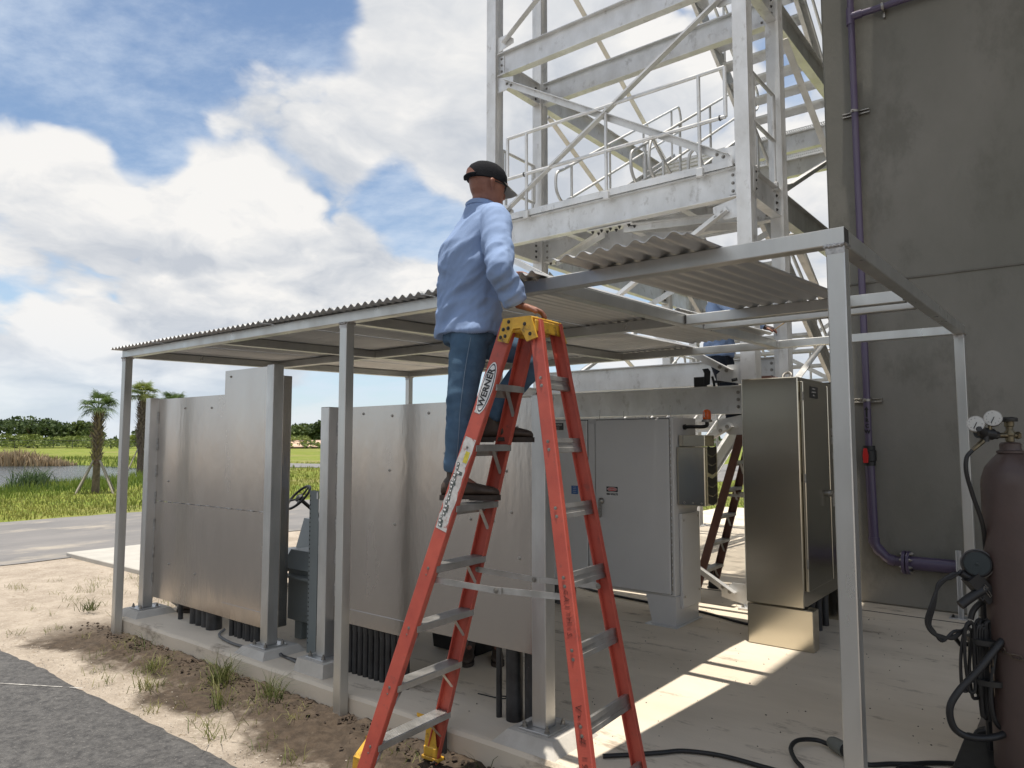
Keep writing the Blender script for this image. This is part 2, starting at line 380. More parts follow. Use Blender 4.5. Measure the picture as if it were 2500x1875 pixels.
def make_ground():
    rad = [0.0]; r = .8
    while r < 1300: rad.append(r); r *= 1.052
    n = 260; vs = [(0, 0, -.03)]; at = [0.0]
    for r in rad[1:]:
        for k in range(n):
            t = 2 * math.pi * k / n; u, v = r * math.sin(t), r * math.cos(t)
            p = cf(u, v, height(u, v) - .03); vs.append(p)
            at.append(sst(v - grass_edge(u), -.4, .4) * sst(p.y, 3.0, 5.0))
    fs = [(0, 1 + k, 1 + (k + 1) % n) for k in range(n)]
    for i in range(len(rad) - 2):
        for k in range(n):
            a, b = 1 + i * n, 1 + (i + 1) * n
            fs.append((a + k, b + k, b + (k + 1) % n, a + (k + 1) % n))
    me = bpy.data.meshes.new('ground'); me.from_pydata(vs, [], [f[::-1] for f in fs]); me.materials.append(GROUND_M)
    me.polygons.foreach_set('use_smooth', [True] * len(me.polygons))
    a = me.attributes.new('grass', 'FLOAT', 'POINT'); a.data.foreach_set('value', at); me.update()
    ob('ground', me, kind='structure')
make_ground()
# finer, uneven sandy verge between path and slab
def make_verge():
    x0, x1, y0, y1, st = -11.0, 0.4, 1.6, 3.16, .045
    nx, ny = int((x1 - x0) / st), int((y1 - y0) / st); vs = []; fs = []
    for j in range(ny + 1):
        for i in range(nx + 1):
            x, y = x0 + i * st, y0 + j * st
            e = sst(x, x0, x0 + 1) * sst(y, y0, y0 + .3)
            dug = sst(y, 2.55, 3.0) * sst(x, -7.8, -6.8)
            z = .022 * noise.noise((x * 2.2, y * 2.2, 3)) + (.010 + .028 * dug) * noise.noise((x * 9, y * 9, 1)) + (.006 + .022 * dug) * noise.noise((x * 24, y * 24, 5))
            z += .035 * dug
            vs.append((x, y, -.028 + e * (z + .02)))
    for j in range(ny):
        for i in range(nx): a = j * (nx + 1) + i; fs.append((a, a + 1, a + nx + 2, a + nx + 1))
    me = bpy.data.meshes.new('sandy_verge'); me.from_pydata(vs, [], fs); me.materials.append(GROUND_M)
    me.polygons.foreach_set('use_smooth', [True] * len(fs)); me.update()
    ob('sandy_verge', me, kind='structure')
make_verge()
ASPH = mat('asphalt', (.045, .044, .045), .9, 0, col2=(.105, .102, .10), vscale=22, bump=.5, bscale=130, detail=10, spots=(48, .55, .66, (.20, .19, .18), .6))
ROADM = mat('road_asphalt', (.155, .150, .150), .92, 0, col2=(.205, .195, .19), vscale=.9, bump=.3, bscale=60, stretch=(1, .5, 1), spots=(1.0, .50, .74, (.42, .37, .30), .75))
CHALK = mat('chalk_line', (.55, .53, .50), .9, 0, col2=(.22, .21, .2), vscale=24)
def make_path():
    vs = []; fs = []; xs = [-70 + 2.0 * i for i in range(28)] + [-14 + .08 * i for i in range(int(22 / .08))]
    for x in xs:
        ye = 2.26 + .03 * (x + 5) / 3 + .035 * noise.noise((x * 1.3, 0, 0)) + .03 * noise.noise((x * 6, 1, 0)) + .012 * noise.noise((x * 19, 1, 0))
        if x > -2.2: ye -= .45 * sst(x, -2.2, .5)
        vs += [(x, -20, .0), (x, ye - .05, .022), (x, ye, .006), (x, ye + .01, -.04)]
    for i in range(len(xs) - 1):
        for k in range(3): a = i * 4 + k; fs.append((a, a + 4, a + 5, a + 1))
    me = bpy.data.meshes.new('asphalt_path'); me.from_pydata(vs, [], fs); me.materials.append(ASPH); me.update()
    ob('asphalt_path', me, kind='structure')
    mb = MB()
    for a, b in (((-6.6, 1.72), (-5.75, 2.2)),):
        a, b = Vector((*a, 0)), Vector((*b, 0)); d = (b - a).normalized(); n = Vector((-d.y, d.x, 0)); L = (b - a).length; k = 0
        while k < L:
            p = a + d * k; w = .006 + .006 * abs(noise.noise((k * 9, 0, 0))); yy = lambda q: (.022 * (q.y + 20) / 22.2) + .004
            q = [p - n * w, p + d * .1 - n * w, p + d * .1 + n * w, p + n * w]; mb.add([(c.x, c.y, yy(c)) for c in q], [(0, 1, 2, 3)]); k += .1 if noise.noise((k * 3, 2, 0)) > -.25 else .16
    mb.build('painted_line', CHALK, bpy.data.objects['asphalt_path'])
make_path()
def strip(name, cl, width, z, m, seg=1.0):
    P = bez([cf(u, v, 0) for u, v in cl], 24); vs = []; fs = []
    for i, p in enumerate(P):
        t = (P[min(i + 1, len(P) - 1)] - P[max(i - 1, 0)]).normalized(); n = Vector((-t.y, t.x, 0))
        for s in range(9):
            q = p + n * width * (s / 8 - .5) * (1 + (.03 * noise.noise((i * .4, s, 2)) if s in (0, 8) else 0)); u, v = uv_of(q.x, q.y)
            vs.append((q.x, q.y, height(u, v) + z))
    for i in range(len(P) - 1):
        for s in range(8): a = i * 9 + s; fs.append((a, a + 9, a + 10, a + 1))
    me = bpy.data.meshes.new(name); me.from_pydata(vs, [], [f[::-1] for f in fs]); me.materials.append(m); me.update()
    return ob(name, me, kind='structure')
strip('road', [(-34, -12), (-22, -1.5), (-14.2, 6.4), (-9.6, 13.0), (-5.6, 18.2), (0, 25), (6, 33), (14, 46), (24, 62)], 6.4, -.020, ROADM)
strip('far_road', [(-22.5, 55), (-16, 52.5), (-8, 50), (8, 47), (30, 47), (70, 47)], 7.0, .0, mat('far_road_asphalt', (.20, .195, .195), .9, 0, var=.15, vscale=.4))
# water
WATER = bpy.data.materials.new('pond_water'); WATER.use_nodes = True
def wat():
    nt = WATER.node_tree; N = nt.nodes; L = nt.links; b = N['Principled BSDF']
    b.inputs['Base Color'].default_value = (.045, .055, .06, 1); b.inputs['Roughness'].default_value = .12; b.inputs['IOR'].default_value = 1.33
    g = N.new('ShaderNodeNewGeometry'); mp = N.new('ShaderNodeMapping'); L.new(g.outputs['Position'], mp.inputs[0]); mp.inputs['Scale'].default_value = (1, 1, 1); mp.inputs['Rotation'].default_value = (0, 0, YAW)
    n = N.new('ShaderNodeTexNoise'); L.new(mp.outputs[0], n.inputs['Vector']); n.inputs['Scale'].default_value = 1.6; n.inputs['Detail'].default_value = 5
    bp = N.new('ShaderNodeBump'); bp.inputs['Strength'].default_value = 1.0; bp.inputs['Distance'].default_value = .22; L.new(n.outputs['Fac'], bp.inputs['Height']); L.new(bp.outputs[0], b.inputs['Normal'])
wat()
mb = MB(); ring = []
for k in range(72):
    t = 2 * math.pi * k / 72; a, b = PA * 1.22 * math.cos(t), PB * 1.22 * math.sin(t); c, s = math.cos(PR), math.sin(PR)
    ring.append(cf(PC[0] + a * c - b * s, PC[1] + a * s + b * c, -.36))
mb.add(ring, [tuple(range(72))]); mb.build('pond_water', WATER, kind='structure')

# ------------------------------------------------------------------ grass, reeds, weeds
def blades(name, P, H, W, lean, m, tint=None):
    """P (n,3) roots, H heights, W widths: two-segment bent blades as one mesh."""
    n = len(P); ang = rng.uniform(0, 2 * np.pi, n); d = np.stack([np.cos(ang), np.sin(ang), 0 * ang], 1)
    la = rng.uniform(0, 2 * np.pi, n); ld = np.stack([np.cos(la), np.sin(la), 0 * la], 1) * (lean * H)[:, None]
    up = np.array([0, 0, 1.0])
    b0 = P - d * (W / 2)[:, None]; b1 = P + d * (W / 2)[:, None]
    mid = P + ld * .35 + up * (H * .6)[:, None]; m0 = mid - d * (W * .35)[:, None]; m1 = mid + d * (W * .35)[:, None]
    tip = P + ld + up * (H * (1 - .25 * lean))[:, None]
    V = np.stack([b0, b1, m0, m1, tip], 1).reshape(-1, 3); o = np.arange(n)[:, None] * 5
    F = np.concatenate([o + np.array([[0, 1, 3]]), o + np.array([[0, 3, 2]]), o + np.array([[2, 3, 4]])], 0)
    me = bpy.data.meshes.new(name); me.vertices.add(len(V)); me.vertices.foreach_set('co', V.ravel().astype(np.float32))
    me.loops.add(F.size); me.loops.foreach_set('vertex_index', F.ravel().astype(np.int32)); me.polygons.add(len(F))
    me.polygons.foreach_set('loop_start', np.arange(0, F.size, 3, dtype=np.int32)); me.polygons.foreach_set('loop_total', np.full(len(F), 3, np.int32))
    me.materials.append(m); me.update(); me.validate(); return me
def leafmat(name, c1, c2, vs=1.5, tr=.35):
    m = bpy.data.materials.new(name); m.use_nodes = True; nt = m.node_tree; N = nt.nodes; L = nt.links; b = N['Principled BSDF']
    b.inputs['Roughness'].default_value = .6; b.inputs['Specular IOR Level'].default_value = .3
    g = N.new('ShaderNodeNewGeometry'); n = N.new('ShaderNodeTexNoise'); L.new(g.outputs['Position'], n.inputs['Vector']); n.inputs['Scale'].default_value = vs; n.inputs['Detail'].default_value = 3
    w = N.new('ShaderNodeTexWhiteNoise'); 
    mr = N.new('ShaderNodeMapRange'); L.new(n.outputs['Fac'], mr.inputs[0]); mr.inputs[1].default_value = .32; mr.inputs[2].default_value = .68
    rnd = N.new('ShaderNodeMath'); rnd.operation = 'MULTIPLY_ADD'; L.new(g.outputs['Random Per Island'], rnd.inputs[0]); rnd.inputs[1].default_value = .6; 
    sub = N.new('ShaderNodeMath'); sub.operation = 'SUBTRACT'; L.new(mr.outputs[0], sub.inputs[0]); sub.inputs[1].default_value = .3; L.new(sub.outputs[0], rnd.inputs[2])
    mx = N.new('ShaderNodeMix'); mx.data_type = 'RGBA'; mx.clamp_factor = True; L.new(rnd.outputs[0], mx.inputs[0]); mx.inputs[6].default_value = (*c1, 1); mx.inputs[7].default_value = (*c2, 1)
    L.new(mx.outputs[2], b.inputs['Base Color'])
    t = N.new('ShaderNodeBsdfTranslucent'); L.new(mx.outputs[2], t.inputs[0]); ms = N.new('ShaderNodeMixShader'); ms.inputs[0].default_value = tr
    L.new(b.outputs[0], ms.inputs[1]); L.new(t.outputs[0], ms.inputs[2]); L.new(ms.outputs[0], N['Material Output'].inputs[0])
    return m
GR1 = leafmat('lawn_blades', (.125, .165, .03), (.30, .29, .075), .25)
GR2 = leafmat('tall_grass_blades', (.085, .14, .022), (.20, .25, .045), .4)
GRW = leafmat('weed_blades', (.10, .13, .035), (.27, .25, .10), 4)
GRD = leafmat('weed_blades_dark', (.05, .07, .022), (.14, .15, .05), 5)
REED = leafmat('dry_reeds', (.30, .22, .13), (.46, .36, .23), .7, .2)
def make_grass():
    Pt = []; H = []; W = []; T = []
    def scatter(N, ulo, uhi, v0, v1, hf, wf):
        v = v0 * (v1 / v0) ** rng.random(N); u = v * rng.uniform(ulo, uhi, N)
        for a, b in zip(u, v):
            if b < grass_edge(a) + .35 or cf(a, b).y < 4.5: continue
            d = pond_d(a, b)
            if d < 1.03: continue
            tall = max(0, 1 - abs(d - 1.18) / .22) if d < 1.45 else 0
            # keep off the roads
            p = cf(a, b)
            if road_d(p) < 3.35 or far_d(p) < 3.7: continue
            h = hf * (1 + 1.9 * tall) * random.uniform(.6, 1.4) * (1 + .012 * b)
            Pt.append((p.x, p.y, height(a, b) - .05)); H.append(h); W.append(wf * (1 + b * .06) * random.uniform(.7, 1.3)); T.append(tall)
    rc = [cf(*c) for c in [(-34, -12), (-22, -1.5), (-14.2, 6.4), (-9.6, 13.0), (-5.6, 18.2), (0, 25), (6, 33), (14, 46), (24, 62)]]; rc = bez(rc, 10)
    fc = bez([cf(*c) for c in [(-22.5, 55), (-16, 52.5), (-8, 50), (8, 47), (30, 47), (70, 47)]], 8)
    ra = np.array([(p.x, p.y) for p in rc]); fa = np.array([(p.x, p.y) for p in fc])
    def road_d(p): return float(np.sqrt(((ra - (p.x, p.y)) ** 2).sum(1)).min())
    def far_d(p): return float(np.sqrt(((fa - (p.x, p.y)) ** 2).sum(1)).min())
    scatter(26000, -.80, -.40, 13, 80, .11, .011)
    scatter(9000, -.42, -.20, 16, 60, .11, .012)
    scatter(3500, .18, .40, 15.3, 40, .12, .012)
    Pt, H, W, T = map(np.array, (Pt, H, W, T))
    s = T < .15
    ob('lawn_grass', blades('lawn_grass', Pt[s], H[s], W[s], rng.uniform(.1, .8, s.sum()), GR1), label='short mown grass beyond the road and around the pond', cat='grass', kind='stuff')
    ob('bank_grass', blades('bank_grass', Pt[~s], H[~s], W[~s], rng.uniform(.1, .6, (~s).sum()), GR2), label='tall rank grass on the near bank of the pond', cat='grass', kind='stuff')
    # dry reed bed in the far left of the pond
    n = 1500; u = rng.uniform(-46.5, -38.0, n); v = rng.uniform(61.0, 63.5, n); hh = rng.uniform(.7, 1.9, n) * np.clip(1.15 - np.abs(u + 43) / 6, .35, 1)
    P = np.array([tuple(cf(a, b, -.5)) for a, b in zip(u, v)])
    ob('dry_reeds', blades('dry_reeds', P, hh, np.full(n, .13), rng.uniform(.05, .5, n), REED), label='bed of dry tan reeds standing in the far side of the pond', cat='reeds', kind='stuff')
    # darker weeds standing up in front of the water at far left
    n = 900; u = rng.normal(-18.6, .5, n); v = rng.normal(28.2, .5, n)
    P = np.array([(*cf(a, b)[:2], height(a, b) - .03) for a, b in zip(u, v)])
    hh = np.exp(-((u + 18.6) / .5) ** 2) * rng.uniform(.3, 1.15, n) + .1
    ob('tall_weed_clump', blades('tall_weed_clump', P, hh, np.full(n, .035), rng.uniform(.2, .9, n), leafmat('dark_weed', (.05, .085, .035), (.10, .15, .06), 2)), label='dark bushy weed clump rising in front of the pond water', cat='weeds')
    # straggly weeds on the sandy verge
    Pw = []; Hw = []
    for _ in range(110):
        x = random.uniform(-9.5, -1.2); y = random.uniform(2.32, 3.05) if x > -7.2 else random.uniform(2.3, 5.2); k = random.randint(5, 16)
        for _ in range(k): Pw.append((x + random.gauss(0, .035), y + random.gauss(0, .035), .0)); Hw.append(random.uniform(.025, .10))
    for _ in range(90):
        x = random.uniform(-10.5, -7.0); y = random.uniform(3.2, 6.5)
        for _ in range(random.randint(4, 14)): Pw.append((x + random.gauss(0, .05), y + random.gauss(0, .05), -.03)); Hw.append(random.uniform(.03, .12))
    Pw = np.array(Pw); Hw = np.array(Hw)
    ob('verge_weeds', blades('verge_weeds', Pw, Hw, np.full(len(Pw), .0045), rng.uniform(.4, 1.6, len(Pw)), GRW), label='sparse straggly weeds scattered over the sandy verge', cat='weeds', kind='stuff')
    for i, (x, y, s, k, lab) in enumerate([(-5.05, 2.93, .24, 130, 'largest green weed tuft on dark soil beside the slab edge, below the stainless panel'), (-4.45, 2.95, .20, 90, 'dark green weed tuft at the slab edge left of the canopy post'), (-4.62, 2.70, .26, 40, 'pale straggly grass tuft with long bent blades on the sand'), (-5.75, 2.78, .14, 60, 'low yellowish weed tuft midway along the sandy verge'), (-5.35, 2.52, .15, 45, 'small weed tuft near the asphalt edge'), (-6.35, 2.98, .18, 16, 'few tall thin weed stalks against the slab face'), (-4.15, 2.42, .20, 14, 'lone thin weed stalk near the asphalt path'), (-2.10, 3.02, .16, 40, 'small green weed tuft at the slab edge between the red ladder legs'), (-2.55, 2.98, .13, 26, 'tiny weed tuft at the slab edge behind the yellow ladder foot'), (-8.3, 3.3, .16, 70, 'green weed clump on sand left of the corner canopy post'), (-9.3, 2.6, .2, 70, 'green weed clump at the far left edge of the sand')]):
        P = np.array([(x + random.gauss(0, .05), y + random.gauss(0, .035), .0) for _ in range(k)])
        ob('weed_tuft', blades('weed_tuft', P, s * rng.uniform(.45, 1.15, k), np.full(k, .006), rng.uniform(.3, 1.5, k), GRW if i in (2, 3, 4, 6) else GRD), label=lab, cat='weeds', group='weed tufts on the verge')
make_grass()
# clods and crumbs of dug soil, small stones
def crumbs(name, n, gen, m, label, cat):
    mb = MB(); rs = random.Random(3)
    for _ in range(n):
        x, y, z, r = gen(rs); q = [Vector((rs.gauss(0, 1), rs.gauss(0, 1), rs.gauss(0, .7))).normalized() for _ in range(6)]
        vs = [(1, 0, 0), (-1, 0, 0), (0, 1, 0), (0, -1, 0), (0, 0, 1), (0, 0, -1)]
        vs = [(x + v[0] * r * rs.uniform(.6, 1.2), y + v[1] * r * rs.uniform(.6, 1.2), z + v[2] * r * rs.uniform(.4, .9)) for v in vs]
        mb.add(vs, [(0, 2, 4), (2, 1, 4), (1, 3, 4), (3, 0, 4), (2, 0, 5), (1, 2, 5), (3, 1, 5), (0, 3, 5)])
    return mb.build(name, m, label=label, cat=cat, kind='stuff')
SOILM = mat('damp_soil', (.040, .028, .020), .95, 0, col2=(.085, .062, .045), vscale=9, bump=.4, bscale=60)
crumbs('soil_clods', 520, lambda r: (r.uniform(-7.6, -2.2), 3.09 - abs(r.gauss(0, .12)), .035, r.uniform(.004, .020)), SOILM, 'dark soil clods dug up along the slab edge', 'soil')
crumbs('pebbles', 700, lambda r: (r.uniform(-9.5, -1.5), 2.29 + abs(r.gauss(0, .14)), .004, r.uniform(.002, .007)), mat('shell_pebbles', (.55, .50, .43), .9, 0, col2=(.28, .24, .2), vscale=30), 'pale pebbles and shell bits along the asphalt edge', 'pebbles')

# ------------------------------------------------------------------ trees
LEAFD = leafmat('oak_leaves', (.028, .05, .016), (.085, .12, .038), .5, .25)
LEAFM = leafmat('mixed_leaves', (.045, .075, .02), (.13, .17, .045), .5, .3)
LEAFY = leafmat('shrub_leaves', (.09, .13, .03), (.22, .26, .06), .4, .3)
BARK = mat('bark', (.12, .095, .07), .9, 0, var=.4, vscale=3, bump=.5, bscale=8)
def leaves(name, lobes, n, size, m, parent):
    P = []; tot = sum(l[3] * l[4] for l in lobes)
    V = []; F = []
    for (cx, cy, cz, rx, rz) in lobes:
        k = int(n * rx * rz / tot)
        d = rng.normal(size=(k, 3)); d /= np.linalg.norm(d, axis=1)[:, None]; d[:, 2] = np.where(d[:, 2] < -.3, -d[:, 2] * .4, d[:, 2])
        rr = rng.uniform(.55, 1.05, k) ** .5; q = d * rr[:, None] * np.array([rx, rx, rz]) + np.array([cx, cy, cz]); P.append(q)
    P = np.concatenate(P); k = len(P); a = rng.normal(size=(k, 3)); a /= np.linalg.norm(a, axis=1)[:, None]; b = np.cross(a, rng.normal(size=(k, 3))); b /= np.linalg.norm(b, axis=1)[:, None]
    s = size * rng.uniform(.6, 1.4, k)[:, None]
    V = np.stack([P - a * s, P + b * s * .6, P + a * s, P - b * s * .6], 1).reshape(-1, 3)
    me = bpy.data.meshes.new(name); me.from_pydata(V.tolist(), [], (np.arange(k)[:, None] * 4 + np.arange(4)[None]).tolist()); me.materials.append(m); me.update()
    return ob(name, me, parent)
def tree(u, v, h, w, m, label, n=900, size=.42, base=.25, name='broadleaf_tree', lobn=9, seed=0):
    rs = random.Random(seed); p = cf(u, v, height(u, v) - .1); t = thing(name, label, 'tree', 'trees beyond the pond', loc=p)
    lobes = []
    for i in range(lobn):
        a = rs.uniform(0, 6.28); r = w * .5 * rs.uniform(.1, .72); f = rs.uniform(0, 1)
        lobes.append((math.cos(a) * r, math.sin(a) * r, h * (base + (.93 - base) * (.25 + .55 * f * (1 - r / w))), w * rs.uniform(.20, .34), h * rs.uniform(.13, .22)))
    leaves('crown', lobes, n, size, m, t)
    mb = MB(); mb.tube([(0, 0, 0), (.1, 0, h * .3), (.0, .1, h * .7)], .3, 8, rs=[w * .035, w * .026, w * .012])
    for l in lobes[:6]: mb.tube([(.08, 0, h * .3), (l[0] * .5, l[1] * .5, h * .45), (l[0], l[1], l[2])], .1, 6, rs=[w * .018, w * .012, w * .006])
    mb.build('trunk', BARK, t)
TR = [(-116, 150, 11.0, 22, LEAFD, 'massive dark oak at the far left edge beyond the pond'), (-100, 150, 10.6, 17, LEAFD, 'tall dark rounded oak beside the leftmost one'), (-93, 158, 9.2, 9, LEAFM, 'narrow tree with a ragged top right of the dark oaks'),
      (-84, 172, 8.3, 10, LEAFD, 'flat-topped dark tree in the treeline gap left of centre'), (-76, 185, 7.6, 8, LEAFD, 'small distant dark tree low in the treeline'), (-68, 178, 9.0, 15, LEAFD, 'dome-shaped dark tree in the middle of the treeline'),
      (-55, 165, 9.6, 13, LEAFD, 'broad dark tree left of the nearest palm trunk'), (-47, 160, 9.4, 10, LEAFM, 'olive tree right behind the nearest palm crown'), (-41, 155, 9.6, 8, LEAFD, 'dark tree between the nearest palm and the corner canopy post'),
      (-36, 160, 9.4, 10, LEAFD, 'dark tree seen right of the corner canopy post'), (-29, 170, 8.2, 12, LEAFM, 'green tree hidden low behind the second palm')]
for i, a in enumerate(TR): tree(a[0], a[1], a[2] * .70, *a[3:], n=3600, size=.36, base=.12, lobn=14, seed=i + 3)
for i, (u, v, h, w, lab) in enumerate([(-110, 138, 4.2, 12, 'yellow-green shrub at the foot of the leftmost oak'), (-96, 140, 5.4, 9, 'mid green shrub below the second oak'), (-83, 142, 5.2, 13, 'bright yellow-green shrub mass in front of the treeline'), (-73, 145, 5.0, 9, 'yellow-green shrub with a broken top near the fence'), (-62, 142, 4.6, 10, 'low bright shrub left of the nearest palm'), (-51, 140, 4.8, 9, 'light green shrub just left of the nearest palm trunk'), (-42, 140, 4.6, 8, 'light green shrub right of the nearest palm trunk'), (-33, 142, 4.0, 9, 'low shrub behind the second palm')]):
    tree(u, v, h * .74, w, LEAFY, lab, n=1500, size=.26, base=.05, name='shrub', lobn=8, seed=40 + i)
# one far wood that reads as a mass, low along the whole horizon
def far_wood():
    lob = []
    for k in range(150):
        a = R(-62 + 124 * k / 150); r = 260 + 60 * math.sin(k * 1.7); u, v = r * math.sin(a), r * math.cos(a); p = cf(u, v)
        lob.append((p.x, p.y, 1.3 + .6 * math.sin(k * 2.3), 7.0, 1.5 + .7 * math.sin(k * .9)))
    o = leaves('far_wood', lob, 12000, .8, LEAFD, None); o['kind'] = 'stuff'; o['label'] = 'low continuous dark wood along the horizon'; o['category'] = 'trees'
    lob = []
    for k in range(90):
        u = -125 + 100 * k / 90; v = 134 + 4 * math.sin(k); p = cf(u, v); lob.append((p.x, p.y, .9, 1.8, .9 + .3 * math.sin(k * 1.3)))
    o = leaves('hedge_bank', lob, 5000, .3, LEAFY, None); o['kind'] = 'stuff'; o['label'] = 'low scrubby undergrowth along the far fence'; o['category'] = 'undergrowth'
far_wood()
# far chain-link fence
fe = thing('far_fence', 'low dark wire fence running in front of the far trees', 'fence', loc=cf(-75, 128, height(-75, 128)))
mbr = MB(); fm = mat('fence_wire', (.05, .055, .05), .6, .3)
for k in range(30):
    u = -122 + 3.4 * k; p = cf(u, 128, height(u, 128)) - fe.location
    m_ = MB(); m_.cyl(p, p + Vector((0, 0, 1.5)), .05, 6); m_.build('fence_post', fm, fe)
for zz in (.5, 1.0, 1.45): a = cf(-122, 128, height(-122, 128)) - fe.location; b = cf(-23, 128, height(-23, 128)) - fe.location; mbr.cyl(a + Vector((0, 0, zz)), b + Vector((0, 0, zz)), .03, 5)
mbr.build('fence_rail', fm, fe)

# ------------------------------------------------------------------ palms with stakes
PALMG = leafmat('palm_fronds', (.045, .085, .02), (.13, .185, .05), 2.0, .3)
PALMY = leafmat('palm_fronds_young', (.10, .15, .03), (.25, .28, .07), 2.0, .3)
BOOT = mat('palm_boots', (.26, .20, .15), .9, 0, col2=(.15, .115, .085), vscale=7, bump=.4, bscale=30)
TRUNK = mat('palm_trunk', (.22, .17, .12), .95, 0, col2=(.11, .085, .06), vscale=9, bump=.8, bscale=25)
STAKE = mat('stake_wood', (.36, .32, .26), .85, 0, var=.25, vscale=6)
def palm(u, v, h, fr, label, seed, m=PALMG, nf=40, s=1.0):
    rs = random.Random(seed); t = thing('palm_tree', label, 'palm', 'staked palms on the pond bank', loc=cf(u, v, height(u, v) - .05))
    ht = h - fr * .72; k0 = .11 * s
    mb = MB(); mb.tube([(0, 0, -.1), (.02, 0, ht * .3), (.0, .03, ht * .75), (0, 0, ht)], .1, 14, rs=[k0 * 1.15, k0, k0, k0 * .8]); mb.build('trunk', TRUNK, t)
    mb = MB(); st = .075 * s; rows = int(ht * .60 / st)
    for i in range(rows):
        z = ht * .40 + i * st; gr = 1 + .25 * math.sin(math.pi * i / rows)
        for k in range(7):
            a = 6.283 * (k + .5 * (i % 2)) / 7 + rs.uniform(-.1, .1); o = Vector((math.cos(a), math.sin(a), 0)); tn = Vector((-o.y, o.x, 0)); r = k0 * .92
            b0 = o * r + Vector((0, 0, z)); ln = s * rs.uniform(.13, .22); tip = o * (r + s * rs.uniform(.07, .15) * gr) + Vector((0, 0, z + ln)) + tn * rs.choice((-.05, .05)) * s
            mb.add([b0 - tn * .045 * s, b0 + tn * .045 * s, b0 + o * .035 * s + Vector((0, 0, .02)), tip + tn * .016 * s, tip - tn * .016 * s], [(0, 1, 3, 4), (1, 2, 3), (0, 4, 2), (2, 4, 3)])
    mb.build('leaf_base_boots', BOOT, t)
    mb = MB(); c = Vector((0, 0, ht))
    for i in range(nf):
        a = rs.uniform(0, 6.283); el = math.asin(rs.uniform(-.62, .98)); o = Vector((math.cos(a) * math.cos(el), math.sin(a) * math.cos(el), math.sin(el)))
        L1 = fr * rs.uniform(.30, .50); hub = c + o * L1 + Vector((0, 0, .12 * fr))
        mb.tube([c, c + o * L1 * .5 + Vector((0, 0, .08 * fr)), hub], .009 * s, 4)
        side = o.cross(Vector((0, 0, 1))); side = side.normalized() if side.length > .05 else Vector((1, 0, 0)); nn = side.cross(o)
        for k in range(19):
            f = (k - 9) / 9; ang = f * R(95); dr = (o * math.cos(ang) + side * math.sin(ang)); ln = fr * rs.uniform(.38, .55) * (1 - .2 * abs(f))
            mid = hub + dr * ln * .55 + nn * .02; tip = hub + dr * ln + Vector((0, 0, -ln * rs.uniform(.15, .5))); w = nn.cross(dr).normalized() * .011 * s
            mb.add([hub - w * .5, hub + w * .5, mid + w, mid - w, tip], [(0, 1, 2, 3), (3, 2, 4)])
    mb.build('crown', m, t)
    for k in range(4):
        a = R(20 + 90 * k); o = Vector((math.cos(a), math.sin(a), 0)); m_ = MB(); m_.prism([(-.03, -.02), (.03, -.02), (.03, .02), (-.03, .02)], o * .85 * s + Vector((0, 0, -.1)), o * k0 * 1.2 + Vector((0, 0, ht * .40)), Vector((-o.y, o.x, 0)), o); m_.build('stake', STAKE, t)
    m_ = MB()
    for zz in (ht * .36, ht * .40): m_.lathe([(k0 * 1.0, -.02), (k0 * 1.25, -.02), (k0 * 1.25, .02), (k0 * 1.0, .02)], (0, 0, zz), n=14)
    m_.build('strap', mat('strap', (.16, .10, .08), .8), t)
palm(-14.1, 24.6, 3.45, .85, 'nearest staked palm left of the corner canopy post', 3)
palm(-23.6, 46, 6.5, 1.35, 'taller staked palm just right of the corner canopy post', 5, PALMY, 40, 1.7)
palm(-22.3, 47.5, 5.75, 1.4, 'palm whose crown top peeks over the stainless panel', 8, PALMG, 40, 1.7)
# leaning stake of a palm just out of the picture on the left
m_ = MB(); a = cf(-19.6, 26.2, -.1); b = cf(-20.6, 26.3, 1.15); m_.prism([(-.05, -.03), (.05, -.03), (.05, .03), (-.05, .03)], a, b, (0, 1, 0), (.3, 0, .9)); m_.build('leaning_stake', STAKE, label='leaning timber stake at the left edge of the picture in front of the pond', cat='stake')
# far tan building seen between the panels
TANM = mat('tan_roof', (.60, .42, .31), .7, 0, var=.06, vscale=.3)
bt = thing('far_building', 'long low salmon-tan roof far beyond the lawn between the panels', 'building', loc=cf(-41, 138, height(-41, 138)))
def tanb():
    rz = YAW; M = Matrix.Rotation(rz, 4, 'Z')
    mb = MB(); mb.box((-15, -4, -.3), (15, 4, .3), 0, M); mb.build('wall', mat('tan_wall', (.30, .24, .19), .8, 0, var=.1), bt)
    mb = MB(); mb.prism([(-5, .3), (5, .3), (0, 1.55)], M @ Vector((-16, 0, 0)), M @ Vector((16, 0, 0)), M @ Vector((0, 1, 0)), (0, 0, 1)); mb.build('roof', TANM, bt)
tanb()
